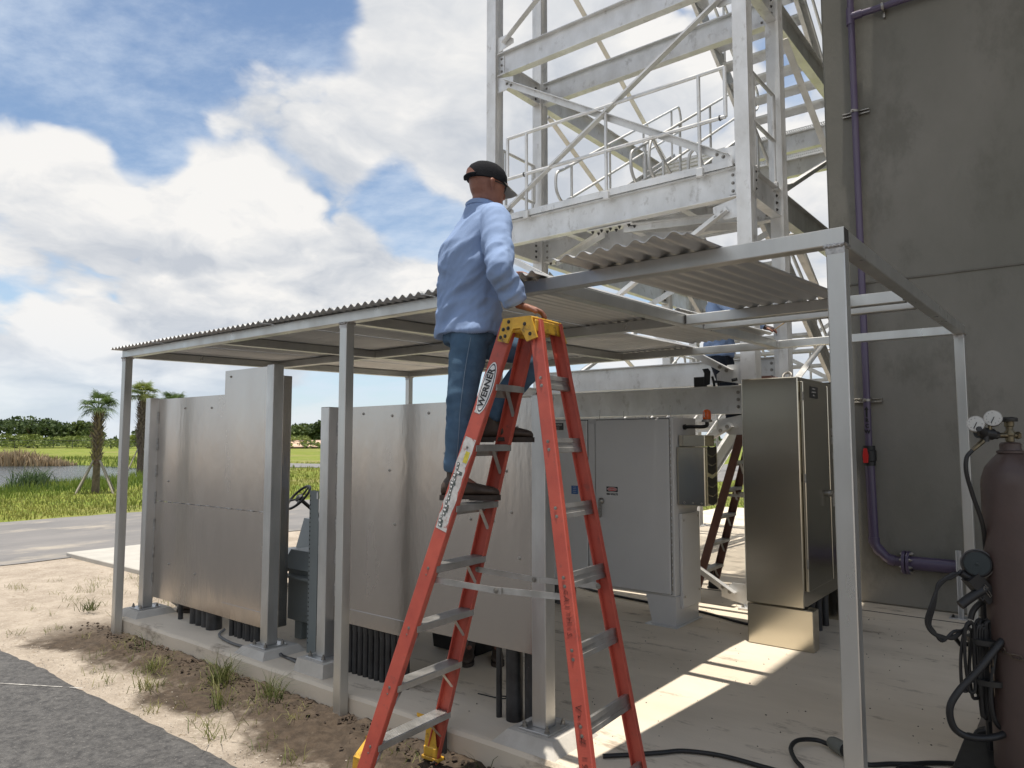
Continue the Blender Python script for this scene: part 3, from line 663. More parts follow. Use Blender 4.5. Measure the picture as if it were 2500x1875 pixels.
# ------------------------------------------------------------------ concrete slab and building
SLABM = mat('slab_concrete', (.74, .65, .525), .86, 0, col2=(.62, .54, .43), vscale=1.3, bump=.2, bscale=34, stretch=(.55, 1.5, 1), detail=9, spots=(4.2, .555, .68, (.26, .205, .15), .75))
PLINTH = mat('plinth_grout', (.55, .52, .47), .85, 0, col2=(.46, .43, .38), vscale=6, bump=.35, bscale=40)
ZS = .15
def make_slab():
    xs = [-7.08 + .12 * i for i in range(int(13.1 / .12))] + [6.0]
    vs = []; fs = []
    for x in xs:
        y = 3.10 + .010 * noise.noise((x * 2, 0, 0)) + .006 * noise.noise((x * 11, 4, 0))
        vs += [(x, y + .006, -.2), (x, y, ZS - .022), (x, y + .018, ZS - .004), (x, y + .04, ZS), (x, 17.4, ZS), (x, 17.42, -.2)]
    for i in range(len(xs) - 1):
        for k in range(5): a = i * 6 + k; fs.append((a, a + 6, a + 7, a + 1))
    for e in (0, (len(xs) - 1) * 6): fs.append(tuple(e + k for k in range(6)))
    me = bpy.data.meshes.new('concrete_slab'); me.from_pydata(vs, [], fs); me.materials.append(SLABM); me.update()
    s = ob('concrete_slab', me, kind='structure')
    mb = MB(); mb.box((-.56, 3.4, ZS + .001), (-.49, 8.0, ZS + .004)); mb.build('joint_sealant', mat('joint_sealant', (.20, .17, .14), .9, 0, var=.4, vscale=14), s)
    mb = MB(); mb.box((-7.0, 7.66, ZS + .001), (5.9, 7.68, ZS + .003)); mb.build('control_joint', mat('control_joint', (.08, .07, .06), .9), s)
    return s
slab = make_slab()
crumbs('floor_debris', 260, lambda r: (r.uniform(-3.2, .2), r.uniform(3.3, 7.8), ZS + .002, r.uniform(.002, .007)), SOILM, 'scattered dark specks of dirt on the slab', 'debris')
def plinth(x, y, w, h, parent, skew=.04):
    mb = MB(); W, w2 = w / 2 + skew, w / 2
    vs = [(x - W, y - W, ZS - .01), (x + W, y - W, ZS - .01), (x + W, y + W, ZS - .01), (x - W, y + W, ZS - .01), (x - w2, y - w2, ZS + h), (x + w2, y - w2, ZS + h), (x + w2, y + w2, ZS + h), (x - w2, y + w2, ZS + h)]
    mb.add(vs, [(4, 5, 6, 7), (0, 1, 5, 4), (1, 2, 6, 5), (2, 3, 7, 6), (3, 0, 4, 7)]); return mb.build('grout_plinth', PLINTH, parent)
mb = MB(); mb.box((-12.6, 4.65, -.05), (-9.4, 6.6, .035), .01); mb.build('concrete_pad', mat('pale_concrete', (.46, .44, .40), .85, 0, var=.15, vscale=3), kind='structure')

bld = thing('concrete_building', 'dark grey-brown concrete building wall standing on the right', 'building', loc=(2, 11, 0))
WL = -2.05
mb = MB(); mb.box((WL - 2, 8.05 - 11, 0.15), (8, 7, 12.0), .02); mb.build('wall', WALLM, bld)
mb = MB(); mb.box((WL + .02 - 2, 8.035 - 11, 3.40), (8.0, 8.0502 - 11, 3.415)); mb.build('wall_pour_line', mat('pour_line', (.190, .180, .156), .9, 0, var=.3, vscale=4), bld)
mb = MB(); mb.box((-1.36 - 2, 2.2 - 11, 9.2), (8, 8.04 - 11, 9.7), .02); mb.build('roof_overhang', WALLM, bld)
b2 = thing('reflection_block', 'plain dark unseen block added behind the viewer for the stainless panels to reflect', 'building', loc=(-4, -26, 0))  # unseen block with doors, added so the stainless panels reflect something dark
mb = MB(); mb.box((-17, -5, 0), (15, 5, 5.0), .02); mb.build('wall', WALLM, b2)
for k in range(5): mb = MB(); mb.box((-14 + 6 * k, 5.001, .02), (-10.6 + 6 * k, 5.06, 3.4), .01); mb.build('reflection_block_door', mat('reflection_block_door', (.22, .21, .19), .5, .2, var=.1), b2)

# ------------------------------------------------------------------ canopy
cn = thing('canopy', 'welded aluminium canopy frame with corrugated roof over the equipment', 'canopy', loc=(-3.9, 4.8, 0))
def cloc(p): return (p[0] + 3.9, p[1] - 4.8, p[2])
CX_ = [-7.05, -5.44, -3.82, -2.19, -.745]
def czt(y): return 2.63 + .065 * (y - 3.05) / 3.6       # top of the frame, rising slightly to the back
def cbox(name, a, b, m=ALU2, bev=.003, parent=None, Mx=None):
    mb = MB(); mb.box(cloc(a), cloc(b), bev); return mb.build(name, m, parent or cn)
TB = .07
def post(x, y, zb, nm='post'):
    h = TB / 2
    p = cbox(nm, (x - h, y - h, zb), (x + h, y + h, czt(y) - TB - .001), ALU2, .004)
    mb = MB(); c = Vector(cloc((x, y, czt(y) - TB)))
    for dx, dy in ((-1, 0), (1, 0), (0, -1), (0, 1)):
        a = c + Vector((dx * (h + .004) - dy * h, dy * (h + .004) + dx * h, -.003)); b = c + Vector((dx * (h + .004) + dy * h, dy * (h + .004) - dx * h, -.003))
        mb.tube([a.lerp(b, k / 12) + Vector((0, 0, .0025 * math.sin(k * 2.4))) for k in range(13)], .0075, 7)
    mb.build('weld_bead', WELD, p)
    mb = MB(); mb.box((c.x - h - .0012, c.y - h - .0012, c.z - .035), (c.x + h + .0012, c.y - h, c.z - .012)); mb.build('weld_scorch', mat('weld_scorch', (.36, .35, .34), .5, .6, col2=(.62, .61, .60), vscale=40), p)
    return p
post(CX_[0], 3.05, -.05); post(CX_[2], 3.05, -.05); post(CX_[4], 3.05, ZS); post(CX_[4], 6.68, ZS); post(CX_[0], 6.68, ZS)
def beam(name, p0, p1, w=TB, h=TB):
    """square tube with top centre line p0-p1"""
    p0, p1 = Vector(cloc(p0)), Vector(cloc(p1)); d = (p1 - p0).normalized(); sd = d.cross(Vector((0, 0, 1))).normalized(); u = sd.cross(d); b = .004; W = w / 2
    mb = MB(); mb.prism([(-W + b, 0), (-W, -b), (-W, -h + b), (-W + b, -h), (W - b, -h), (W, -h + b), (W, -b), (W - b, 0)], p0, p1, sd, u)
    return mb.build(name, ALU2, cn)
def fx(x0, x1, y, dz=0): return ((x0, y, czt(y) + dz), (x1, y, czt(y) + dz))
FB = beam('front_beam', *fx(CX_[0] - .035, CX_[4] + .035, 3.05))
beam('back_beam', *fx(CX_[0] - .035, CX_[4] + .035, 6.68))
for x in (CX_[0], CX_[1], CX_[3], CX_[4]): beam('rafter', (x, 3.087, czt(3.087)), (x, 6.643, czt(6.643)))
beam('rafter', (CX_[2], 3.087, czt(3.087)), (CX_[2], 6.643, czt(6.643)))
for a, b in zip(CX_, CX_[1:]): beam('purlin', *fx(a + .037, b - .037, 4.70, -.001))
beam('purlin', *fx(CX_[3] + .037, CX_[4] - .037, 5.02, -.001))
for x in (CX_[3], CX_[4]):
    for y in (4.70, 5.02, 6.64):
        mb = MB(); s_ = 1 if x < -1 else -1; c = Vector(cloc((x + s_ * .042, y - .036, czt(y)))); mb.tube([c + Vector((0, 0, -.004 - .012 * k)) for k in range(6)], .006, 6); mb.build('weld_bead', SOOT if y == 4.70 else WELD, cn)
mb = MB(); c = Vector(cloc((CX_[4], 3.05, czt(3.05)))); mb.box(c + Vector((.0355, -.028, -.065)), c + Vector((.0375, .030, -.004))); mb.build('end_weld', SOOT, cn)

def corrug(w, ln, pitch, amp, th=.0012, seg=8, z0=0.0, sag=0.0, ny=2):
    """corrugated sheet, waves across x, ridges along y, from (0,0)"""
    n = int(w / pitch * seg); mb = MB(); vs = []
    for j in range(ny):
        y = ln * j / (ny - 1)
        for i in range(n + 1):
            x = w * i / n; z = amp * math.cos(2 * math.pi * x / pitch) + amp + sag * (4 * (y / ln) * (1 - y / ln)); vs.append((x, y, z + th)); vs.append((x, y, z - th))
    fs = []; row = (n + 1) * 2
    for j in range(ny - 1):
        for i in range(n):
            a = j * row + i * 2; b = a + row; fs += [(a, a + 2, b + 2, b), (a + 1, b + 1, b + 3, a + 3)]
        fs += [(j * row, (j + 1) * row, (j + 1) * row + 1, j * row + 1), (j * row + 2 * n, j * row + 2 * n + 1, (j + 1) * row + 2 * n + 1, (j + 1) * row + 2 * n)]
    for e in (0, (ny - 1) * row):
        for i in range(n): a = e + i * 2; fs.append((a, a + 1, a + 3, a + 2) if e == 0 else (a, a + 2, a + 3, a + 1))
    mb.add(vs, fs, False); mb.sm = [len(f) == 4 and k < 1e9 for k, f in enumerate(mb.f)]; return mb
sheet_f = corrug(.85, 1.90, .068, .011).mesh('roof_sheet', SHEET); sheet_b = corrug(.85, 2.16, .068, .011).mesh('roof_sheet', SHEET)
sl = math.atan(.065 / 3.6)
x = -7.16; k = 0
while x < -2.95:
    ob('roof_sheet', sheet_f, cn, loc=cloc((x, 2.93, czt(2.93) + .002 + .003 * (k % 2))), rot=(sl, 0, 0))
    if x < -3.4: ob('roof_sheet', sheet_b, cn, loc=cloc((x, 4.66, czt(4.66) + .006 + .003 * (k % 2))), rot=(sl, 0, 0))
    x += .83; k += 1
# loose sheets
lm = corrug(.72, 1.96, .094, .0115, seg=10).mesh('loose_sheet', SHEET)
ob('loose_roof_sheet', lm, label='loose corrugated sheet lying across the front beam, overhanging towards the ladder', cat='roof sheet', group='loose roof sheets', loc=(-1.96, 2.77, 2.628), rot=(R(.9), 0, R(-4.0)))
lm2 = corrug(.85, 1.75, .068, .0085).mesh('loose_sheet', SHEET)
ob('loose_roof_sheet', lm2, label='loose corrugated sheet askew at the back of the roof behind the twin purlins', cat='roof sheet', group='loose roof sheets', loc=(-3.04, 4.74, 2.692), rot=(R(.6), R(-1.0), R(-3)))

# ------------------------------------------------------------------ stair tower
tw = thing('stair_tower', 'tall bolted aluminium stair tower with landings behind the canopy', 'stair tower', loc=(-4.24, 7.6, 0))
TO = Vector((4.24, -7.6, 0))
def tl(p): return Vector(p) + TO
TX, TY = (-5.905, -2.576), (7.085, 8.10, 12.05, 13.2)
def column(x, y, z1):
    mb = MB(); p0, p1 = tl((x, y, ZS + .02)), tl((x, y, z1)); h = .16; B = .075
    # H section: flanges face front and back (y)
    tf, t = .011, .004
    poly = [(-B, -h / 2), (B, -h / 2), (B, -h / 2 + tf), (t, -h / 2 + tf), (t, h / 2 - tf), (B, h / 2 - tf), (B, h / 2), (-B, h / 2), (-B, h / 2 - tf), (-t, h / 2 - tf), (-t, -h / 2 + tf), (-B, -h / 2 + tf)]
    mb.prism(poly, p0, p1, (1, 0, 0), (0, 1, 0)); o = mb.build('column', ALU, tw)
    mb = MB(); mb.box(tl((x - .14, y - .14, ZS + .001)), tl((x + .14, y + .14, ZS + .022)), .003); b = mb.build('base_plate', ALU, tw)
    for dx in (-.1, .1):
        for dy in (-.1, .1): bolt(tl((x + dx, y + dy, ZS + .022)), (0, 0, 1), .012, .02, b)
    return o
for x in TX:
    for y in TY: column(x, y, 11.5 if y < 9 else 6.56)
def tbeam(name, p0, p1, h, bf=.11, tf=.011, tw_=.008):
    mb = MB(); ibeam(mb, tl(p0), tl(p1), h, bf, tf, tw_); return mb.build(name, ALU, tw)
def xbeam(y, zt, h, bolts=True, clip=-1, x0=None, x1=None, nb=3):
    b = tbeam('cross_beam', ((x0 or TX[0]) + .085, y, zt), ((x1 or TX[1]) - .085, y, zt), h)
    if bolts:
        for sx, xx in ((1, TX[0] + .085), (-1, TX[1] - .085)):
            mb = MB(); mb.box(tl((xx - .012, y - .016, zt - h + .035)), tl((xx + sx * .085, y + .016, zt - .035)), .002); c = mb.build('clip_angle', ALU, tw)
            for k in range(nb): bolt(tl((xx + sx * .045, y - .017, zt - h + .07 + k * (h - .14) / (nb - 1))), (0, -1, 0), .0125, .013, c)
    return b
for y in (TY[0], TY[1]):
    xbeam(y, 6.86, .31); xbeam(y, 4.575, .31)
    xbeam(y, 9.2, .31, False)
xbeam(TY[0], 2.335, .285); xbeam(TY[1], 2.715, .29)
for y in TY[2:]:
    for z in (2.30, 6.88): xbeam(y, z, .31, False)
def ybeam(x, y0, y1, zt, h, bolts=True):
    b = tbeam('side_beam', (x, y0, zt), (x, y1, zt), h, .11)
    if bolts:
        for yy, s_ in ((y0, 1), (y1, -1)):
            for fx_ in (1,):
                mb = MB(); mb.box(tl((x + fx_ * .0045, yy - .002, zt - h + .04)), tl((x + fx_ * .013, yy + s_ * .075, zt - .04)), .001); c = mb.build('clip_angle', ALU, tw)
                for k in range(3): bolt(tl((x + .013, yy + s_ * .042, zt - h + .075 + k * (h - .15) / 2)), (1, 0, 0), .0125, .013, c, DBOLT)
for x in TX:
    for z in (2.335, 4.575, 6.86, 9.2):
        if z == 2.335 and x > -3: ybeam(x, TY[1] + .085, TY[2] - .085, z, .31); continue
        ybeam(x, TY[0] + .085, TY[1] - .085, z if z > 3 else 2.5, .31); 
        if z < 9: ybeam(x, TY[1] + .085, TY[2] - .085, z, .31); ybeam(x, TY[2] + .085, TY[3] - .085, z, .31, False)
# white clip plate with three holes on the side face of the right front column
mb = MB(); mb.box(tl((TX[1] + .08, TY[0] - .02, 4.28)), tl((TX[1] + .088, TY[0] + .11, 4.56)), .001); cp = mb.build('splice_plate', ALU, tw)
for k in range(3): bolt(tl((TX[1] + .088, TY[0] + .045, 4.33 + .09 * k)), (1, 0, 0), .011, .008, cp, DBOLT)
def gusset(c, sx, sz, y, w=.26, h=.20):
    """plate in the xz plane at column corner c, opening towards sx, sz"""
    mb = MB(); P = [(0, 0), (sx * w, sz * .05), (sx * w, sz * (h * .55)), (sx * w * .55, sz * h), (0, sz * h)]
    if sx * sz < 0: P = P[::-1]
    mb.prism(P[::-1], tl((c[0], y + .005, c[1])), tl((c[0], y - .005, c[1])), (1, 0, 0), (0, 0, 1)); return mb.build('gusset_plate', ALU, tw)
def brace(a, b, y, flip=1, a_=.075, out=-1):
    mb = MB(); angle(mb, tl((a[0], y, a[1])), tl((b[0], y, b[1])), a_, .008, (0, out, 0), flip); o = mb.build('diagonal_brace', ALU, tw)
    d = Vector((b[0] - a[0], 0, b[1] - a[1])).normalized()
    for p, s_ in ((a, 1), (b, -1)):
        for k in (.06, .14): q = Vector((p[0], y, p[1])) + d * s_ * k + Vector((0, out * .009, 0)); bolt(tl(q), (0, out, 0), .014, .014, o, DBOLT if out > 0 else BOLT)
    return o
XL, XR = TX[0] + .08, TX[1] - .08
yf = TY[0] - .045
gs = [((XL, 6.53), 1, -1), ((XL, 4.60), 1, 1), ((XR, 4.60), -1, 1), ((XR, 4.25), -1, -1), ((XL, 4.25), 1, -1), ((XR, 2.345), -1, 1), ((XR, 2.04), -1, -1), ((XL, 2.04), 1, -1), ((XL, 6.88), 1, 1), ((XR, 6.53), -1, -1), ((XR, ZS + .03), -1, 1)]
for c, sx, sz in gs:
    g = gusset(c, sx, sz, yf + .01)
brace((-5.72, 6.44), (-2.74, 4.68), yf + .012, -1); brace((-5.70, 4.70), (-2.74, 6.44), yf - .006, 1)
brace((-5.72, 4.15), (-2.76, 2.46), yf + .012, -1); brace((-5.70, 2.46), (-2.76, 4.15), yf - .006, 1)
brace((-5.72, 1.95), (-2.78, .26), yf + .012, -1); brace((-5.70, .26), (-2.76, 1.95), yf - .006, 1)
brace((-5.72, 6.98), (-2.74, 9.0), yf + .0, 1); brace((-5.72, 9.0), (-2.74, 6.98), yf + .018, -1)
yb = TY[1] + .06
brace((-5.72, 2.85), (-2.74, 4.15), yb, 1, .07, 1); brace((-5.72, 4.2), (-2.74, 2.45), TY[3], -1, .07, 1); brace((-5.72, 2.45), (-2.74, 4.2), TY[3] + .03, 1, .07, 1)
# braces in the side planes
def ybrace(x, a, b, flip=1):
    mb = MB(); angle(mb, tl((x, a[0], a[1])), tl((x, b[0], b[1])), .08, .008, (1, 0, 0), flip); return mb.build('diagonal_brace', ALU, tw)
for x in TX:
    ybrace(x + .03, (8.25, 6.45), (11.9, 4.72))
    if x > -3: ybrace(x + .045, (8.25, 4.66), (11.9, 6.45), -1)
    ybrace(x + .03, (8.25, 4.15), (11.9, 2.42)); ybrace(x + .045, (8.25, 2.42), (11.9, 4.15), -1)
    ybrace(x + .03, (8.25, 2.0), (11.9, .3)); ybrace(x + .045, (8.25, .3), (11.9, 2.0), -1); ybrace(x + .03, (8.25, 9.0), (11.9, 7.0))
# landing floors: bar grating
def grating(x0, x1, y0, y1, z, name='floor_grating'):
    mb = MB(); n = int((x1 - x0) / .034)
    for i in range(n + 1): x = x0 + (x1 - x0) * i / n; mb.box(tl((x - .002, y0, z - .032)), tl((x + .002, y1, z)))
    m = max(2, int((y1 - y0) / .11))
    for j in range(m + 1): y = y0 + (y1 - y0) * j / m; mb.box(tl((x0, y - .003, z - .012)), tl((x1, y + .003, z - .001)))
    return mb.build(name, ALU, tw)
grating(-5.83, -2.66, 7.02, 8.16, 4.62); grating(-5.83, -2.66, 7.02, 8.16, 9.25)
grating(-5.83, -2.66, 11.98, 13.26, 6.93); grating(-5.83, -2.66, 11.98, 13.26, 2.35)
for y in (7.02,):
    mb = MB(); mb.box(tl((-5.80, y - .018, 4.577)), tl((-2.68, y - .010, 4.655)), .001); mb.build('toe_board', ALU, tw)
# joists under the near landing with bolted splice plate
for x in (-4.95, -4.24, -3.4):
    tbeam('joist', (x, TY[0] + .06, 4.555), (x, TY[1] - .06, 4.555), .20, .09)
mb = MB(); mb.box(tl((-4.5, 7.10, 4.243)), tl((-3.9, 7.26, 4.255)), .001); spp = mb.build('splice_plate', ALU, tw)
for k in range(5):
    for yy in (7.14, 7.22): bolt(tl((-4.44 + .12 * k + (.03 if yy > 7.2 else 0), yy, 4.243)), (0, 0, -1), .014, .02, spp, DBOLT)
mb = MB(); mb.box(tl((-5.75, 8.02, 4.243)), tl((-5.45, 8.18, 4.255)), .001); spp2 = mb.build('splice_plate', ALU, tw)
for k in range(4): bolt(tl((-5.7 + .07 * k, 8.06 + .04 * (k % 2), 4.243)), (0, 0, -1), .014, .02, spp2, DBOLT)
mb = MB()
for a, b in (((-5.6, 8.0), (-4.35, 7.2)), ((-4.0, 7.2), (-2.8, 8.0)), ((-4.05, 7.16), (-2.75, 7.5))): angle(mb, tl((*a, 4.25)), tl((*b, 4.25)), .075, .008, (0, 0, -1))
mb.build('plan_brace', ALU, tw)
# stair flights
def tread_mesh(w):
    mb = MB(); n = 11
    for i in range(n): y = .26 * i / (n - 1); mb.box((-w / 2, y - .0025, -.03), (w / 2, y + .0025, 0))
    for j in range(9): x = -w / 2 + w * (j + .5) / 9; mb.box((x - .003, 0, -.014), (x + .003, .26, -.001))
    for x in (-w / 2, w / 2 - .006): mb.box((x, -.005, -.07), (x + .006, .265, .002))
    mb.box((-w / 2, -.012, -.035), (w / 2, -.004, .002))
    return mb.mesh('tread', ALU)
TRM = {}
def pipe(pts, r, parent, name='rail', n=10):
    mb = MB(); mb.tube([tl(p) for p in pts], r, n); return mb.build(name, ALU, parent)
def flight(x0, x1, ya, za, yb_, zb):
    n = 11; w = x1 - x0 - .02; st = []
    key = round(w, 3)
    if key not in TRM: TRM[key] = tread_mesh(w)
    d = Vector((0, yb_ - ya, zb - za)).normalized(); ux = Vector((1, 0, 0)); uz = ux.cross(d)
    if uz.z < 0: uz = -uz
    s0 = None
    for x, sg in ((x0, -1), (x1, 1)):
        mb = MB(); P0, P1 = tl((x, ya, za)), tl((x, yb_, zb)); a, b = -.15, .13
        poly = [(0, a), (sg * .055, a), (sg * .055, a + .009), (sg * .007, a + .009), (sg * .007, b - .009), (sg * .055, b - .009), (sg * .055, b), (0, b)]
        mb.prism(poly if sg > 0 else poly[::-1], P0, P1, ux, uz); s = mb.build('stringer', ALU, tw); s0 = s0 or s
    for k in range(1, n + 1):
        f = k / (n + 1); y = ya + (yb_ - ya) * f; z = za + (zb - za) * f
        ob('tread', TRM[key], s0, loc=tl(((x0 + x1) / 2, y - .13, z)))
    sg = 1 if yb_ > ya else -1
    for x in (x0 + .02, x1 - .02):
        lo, hi = Vector((x, ya, za)), Vector((x, yb_, zb)); up = Vector((0, 0, 1)); y_ = Vector((0, sg, 0))
        hr = pipe([lo + up * 1.0 - y_ * .0, lo.lerp(hi, .5) + up * 1.0, hi + up * 1.0], .021, tw, 'handrail')
        pipe([lo + up * .52, lo.lerp(hi, .5) + up * .52, hi + up * .52], .021, hr, 'mid_rail')
        # return loops at both ends
        for e, s_ in ((lo, -1), (hi, 1)):
            arc = [e + up * 1.0, e + up * (.99 + s_ * .04) + y_ * s_ * .09, e + up * .88 + y_ * s_ * .16, e + up * .70 + y_ * s_ * .17, e + up * .58 + y_ * s_ * .10, e + up * .52]
            pipe(bez(arc, 6), .021, hr, 'rail_return')
        for f in (.06, .35, .65, .94):
            p = lo.lerp(hi, f); pipe([p + up * .02, p + up * 1.0], .02, hr, 'rail_post')
flight(-5.62, -4.40, 8.22, 4.60, 11.95, 6.90)
flight(-4.18, -2.90, 11.95, 6.90, 8.22, 9.22)
flight(-4.18, -2.90, 11.95, 2.32, 8.22, 4.60)
flight(-5.62, -4.40, 8.22, .15, 11.95, 2.32)
# guard rails of the landings
def guard(p0, p1, posts, ends=True, h=1.0):
    p0, p1 = Vector(p0), Vector(p1); up = Vector((0, 0, 1))
    hr = pipe([p0 + up * h, p1 + up * h], .021, tw, 'guard_rail'); pipe([p0 + up * h * .47, p1 + up * h * .47], .021, hr, 'mid_rail')
    for f in posts: q = p0.lerp(p1, f); pipe([q + up * -.06, q + up * h], .02, hr, 'rail_post')
    if ends:
        for q in (p0, p1): pipe([q + up * h, q + up * h * .47], .021, hr, 'rail_end')
    for f in posts:
        q = p0.lerp(p1, f); mb = MB(); mb.box(tl(q + Vector((-.035, -.026, -.10))), tl(q + Vector((.035, .026, -.01))), .004); b = mb.build('post_socket', ALU, hr)
    return hr
guard((-5.62, 7.0, 4.64), (-2.74, 7.0, 4.64), (.105, .505, .90))
guard((TX[0], 7.25, 4.64), (TX[0], 7.95, 4.64), (.1, .95)); guard((TX[1] + .02, 7.25, 4.64), (TX[1] + .02, 7.95, 4.64), (.08, .95))
for z in (2.37,): guard((-5.7, 13.25, z), (-2.7, 13.25, z), (.05, .35, .65, .95)); guard((-5.9, 12.1, z), (-5.9, 13.2, z), (.1, .9)); guard((-2.58, 12.1, z), (-2.58, 13.2, z), (.1, .9))
# gate pieces on the landing: short rails with a bent loop
for x in (-3.7,):
    pipe(bez([(x, 8.2, 4.62), (x, 8.2, 5.2), (x + .05, 8.2, 5.36), (x + .14, 8.2, 5.3), (x + .3, 8.2, 4.64)], 6), .021, tw, 'rail_return')
# cable ties on the rails
for q in ((-5.35, 7.0, 5.11), (-2.80, 7.0, 5.11)):
    mb = MB(); mb.lathe([(.023, -.006), (.03, -.006), (.03, .006), (.023, .006)], tl(q), (1, 0, 0), 10); mb.tube([tl(Vector(q) + Vector((0, -.025, -.02))), tl(Vector(q) + Vector((.05, -.06, -.05)))], .004, 5); mb.build('cable_tie', BLACK, tw)
# ------------------------------------------------------------------ stainless panel stands along the front of the slab
SCREW = mat('screw_steel', (.5, .48, .45), .35, .9)
def rel(o): return lambda p: Vector(p) - o.location
def stand_post(t, x, z1, y=3.315, pz=.05, skew=.05):
    L = rel(t); h = .047
    plinth(x, y + .02, .30, pz, t, skew).location = -t.location
    mb = MB(); mb.box(L((x - .10, y - .10, ZS + pz)), L((x + .10, y + .10, ZS + pz + .012)), .002); bp = mb.build('base_plate', POSTAL, t)
    for dx, dy in ((-.075, -.075), (.075, -.075), (.075, .075), (-.075, .075)): bolt(L((x + dx, y + dy, ZS + pz + .012)), (0, 0, 1), .011, .022, bp)
    mb = MB(); mb.box(L((x - h, y - h, ZS + pz + .012)), L((x + h, y + h, z1)), .004); return mb.build('post', POSTAL, t)
def weld_line(t, p0, p1, n, r=.006, parent=None):
    L = rel(t); p0, p1 = Vector(p0), Vector(p1); rs = random.Random(int(abs(p0.x) * 100))
    for k in range(n):
        mb = MB(); a = (k + .2) / n; b = a + .45 / n; pts = [L(p0.lerp(p1, a + (b - a) * i / 8)) + Vector((rs.uniform(-.002, .002), 0, rs.uniform(-.0015, .0015))) for i in range(9)]; mb.tube(pts, r, 6); mb.build('weld_bead', WELD, parent or t)
def screws(t, L_, pts, y, parent):
    for x, z in pts: bolt(L_((x, y, z)), (0, -1, 0), .008, .008, parent, SCREW, 'screw')
# stand 1 (left)
s1 = thing('stainless_panel_stand', 'left stainless enclosure panel with a raised right corner, between two square posts', 'enclosure', 'stainless enclosures on posts', loc=(-6.03, 3.35, ZS))
L1 = rel(s1)
stand_post(s1, -7.075, 2.19); stand_post(s1, -5.035, 2.385)
def plate(t, poly, y0, y1, m=SS, name='panel'):
    L = rel(t); mb = MB(); mb.prism(poly, L((0, y1, 0)), L((0, y0, 0)), (1, 0, 0), (0, 0, 1)); return mb.build(name, m, t)
p1a = plate(s1, [(-7.028, 1.208), (-5.082, 1.208), (-5.082, 2.385), (-5.84, 2.385), (-5.84, 2.18), (-7.028, 2.18)], 3.350, 3.358)
p1b = plate(s1, [(-7.028, .305), (-5.082, .300), (-5.082, 1.204), (-7.028, 1.204)], 3.350, 3.358)
weld_line(s1, (-6.98, 3.348, 1.206), (-5.12, 3.348, 1.206), 11, .005)
weld_line(s1, (-7.024, 3.346, .36), (-7.024, 3.346, 2.15), 7, .006)
screws(s1, L1, [(-5.75, 2.33), (-5.17, 2.34), (-6.52, 2.08), (-6.05, 2.07), (-6.78, 1.40)], 3.350, p1a); screws(s1, L1, [(-6.72, .64), (-6.25, .60)], 3.350, p1b)
mb = MB(); mb.box(L1((-5.80, 3.362, .33)), L1((-4.992, 3.445, 2.30)), .004); e1 = mb.build('enclosure_box', SS, s1)
mb = MB(); mb.box(L1((-5.78, 3.346, .300)), L1((-5.10, 3.3495, .42)), .001); mb.build('cover_strip', SS, s1)
def conduit(t, x, y, r, z1, z0=ZS - .02, collar=True, m=None, ring=.0, lean=0):
    L = rel(t); mb = MB(); mb.cyl(L((x, y, z0)), L((x + lean, y, z1)), r, 14)
    if collar: mb.lathe([(r * .9, -.02), (r * 1.14, -.02), (r * 1.14, .03), (r * .9, .03)], L((x, y, z0 + (z1 - z0) * .78)), n=14)
    return mb.build('conduit', m or PLASTIC_BLK, t)
conduit(s1, -6.585, 3.41, .022, .5, collar=False)
for x, r in ((-6.345, .045), (-6.245, .045), (-6.145, .045), (-6.02, .068)): conduit(s1, x, 3.42, r, .5, collar=False)
for k in range(7): conduit(s1, -5.70 + .063 * k, 3.40 + .01 * (k % 2), .024 + .006 * (k > 3), .35)
# stand 2 (right)
s2 = thing('stainless_panel_stand', 'wide right stainless panel behind the red ladder, between two square posts', 'enclosure', 'stainless enclosures on posts', loc=(-3.37, 3.35, ZS))
L2 = rel(s2)
stand_post(s2, -4.33, 2.025, pz=.09, skew=.02); stand_post(s2, -2.405, 2.04, pz=.06, skew=.07)
p2 = plate(s2, [(-4.283, .56), (-2.452, .575), (-2.452, 2.03), (-4.283, 2.02)], 3.350, 3.358)
weld_line(s2, (-4.279, 3.346, .62), (-4.279, 3.346, 2.0), 6, .006)
screws(s2, L2, [(-4.0, 1.97), (-3.35, 1.96), (-3.72, 1.58), (-3.66, 1.22), (-3.7, 1.95), (-2.62, 1.86), (-2.66, 1.36), (-2.80, 1.30), (-2.98, 1.30), (-2.60, 1.10), (-3.2, 1.7), (-2.7, 1.6)], 3.350, p2)
mb = MB(); mb.box(L2((-4.283, 3.344, .50)), L2((-3.50, 3.3495, .60)), .001); mb.build('cover_strip', SS, s2)
for k in range(11): conduit(s2, -4.16 + .0575 * k, 3.40, .0225, .56)
conduit(s2, -2.80, 3.41, .018, .6, collar=False); conduit(s2, -2.70, 3.43, .05, .6, collar=False); conduit(s2, -2.575, 3.44, .045, .6, collar=False); conduit(s2, -2.50, 3.47, .035, .6, collar=False)
# slotted channel leg beside post 3
mb = MB(); mb.prism([(-.022, 0), (.09, 0), (.09, .004), (-.018, .004), (-.018, .05), (-.022, .05)], L2((-4.77, 3.49, ZS)), L2((-4.77, 3.49, 1.39)), (1, 0, 0), (0, 1, 0)); ch = mb.build('slotted_channel', GREYG, s2)
for k in range(34):
    mb = MB(); z = .22 + k * .034; mb.box(L2((-4.786, 3.4885, z)), L2((-4.776, 3.4895, z + .012))); mb.build('slot', DARKST, ch)
mb = MB(); mb.box(L2((-4.70, 3.487, 1.33)), L2((-4.685, 3.489, 1.38))); mb.build('sticker', WHITE, ch)
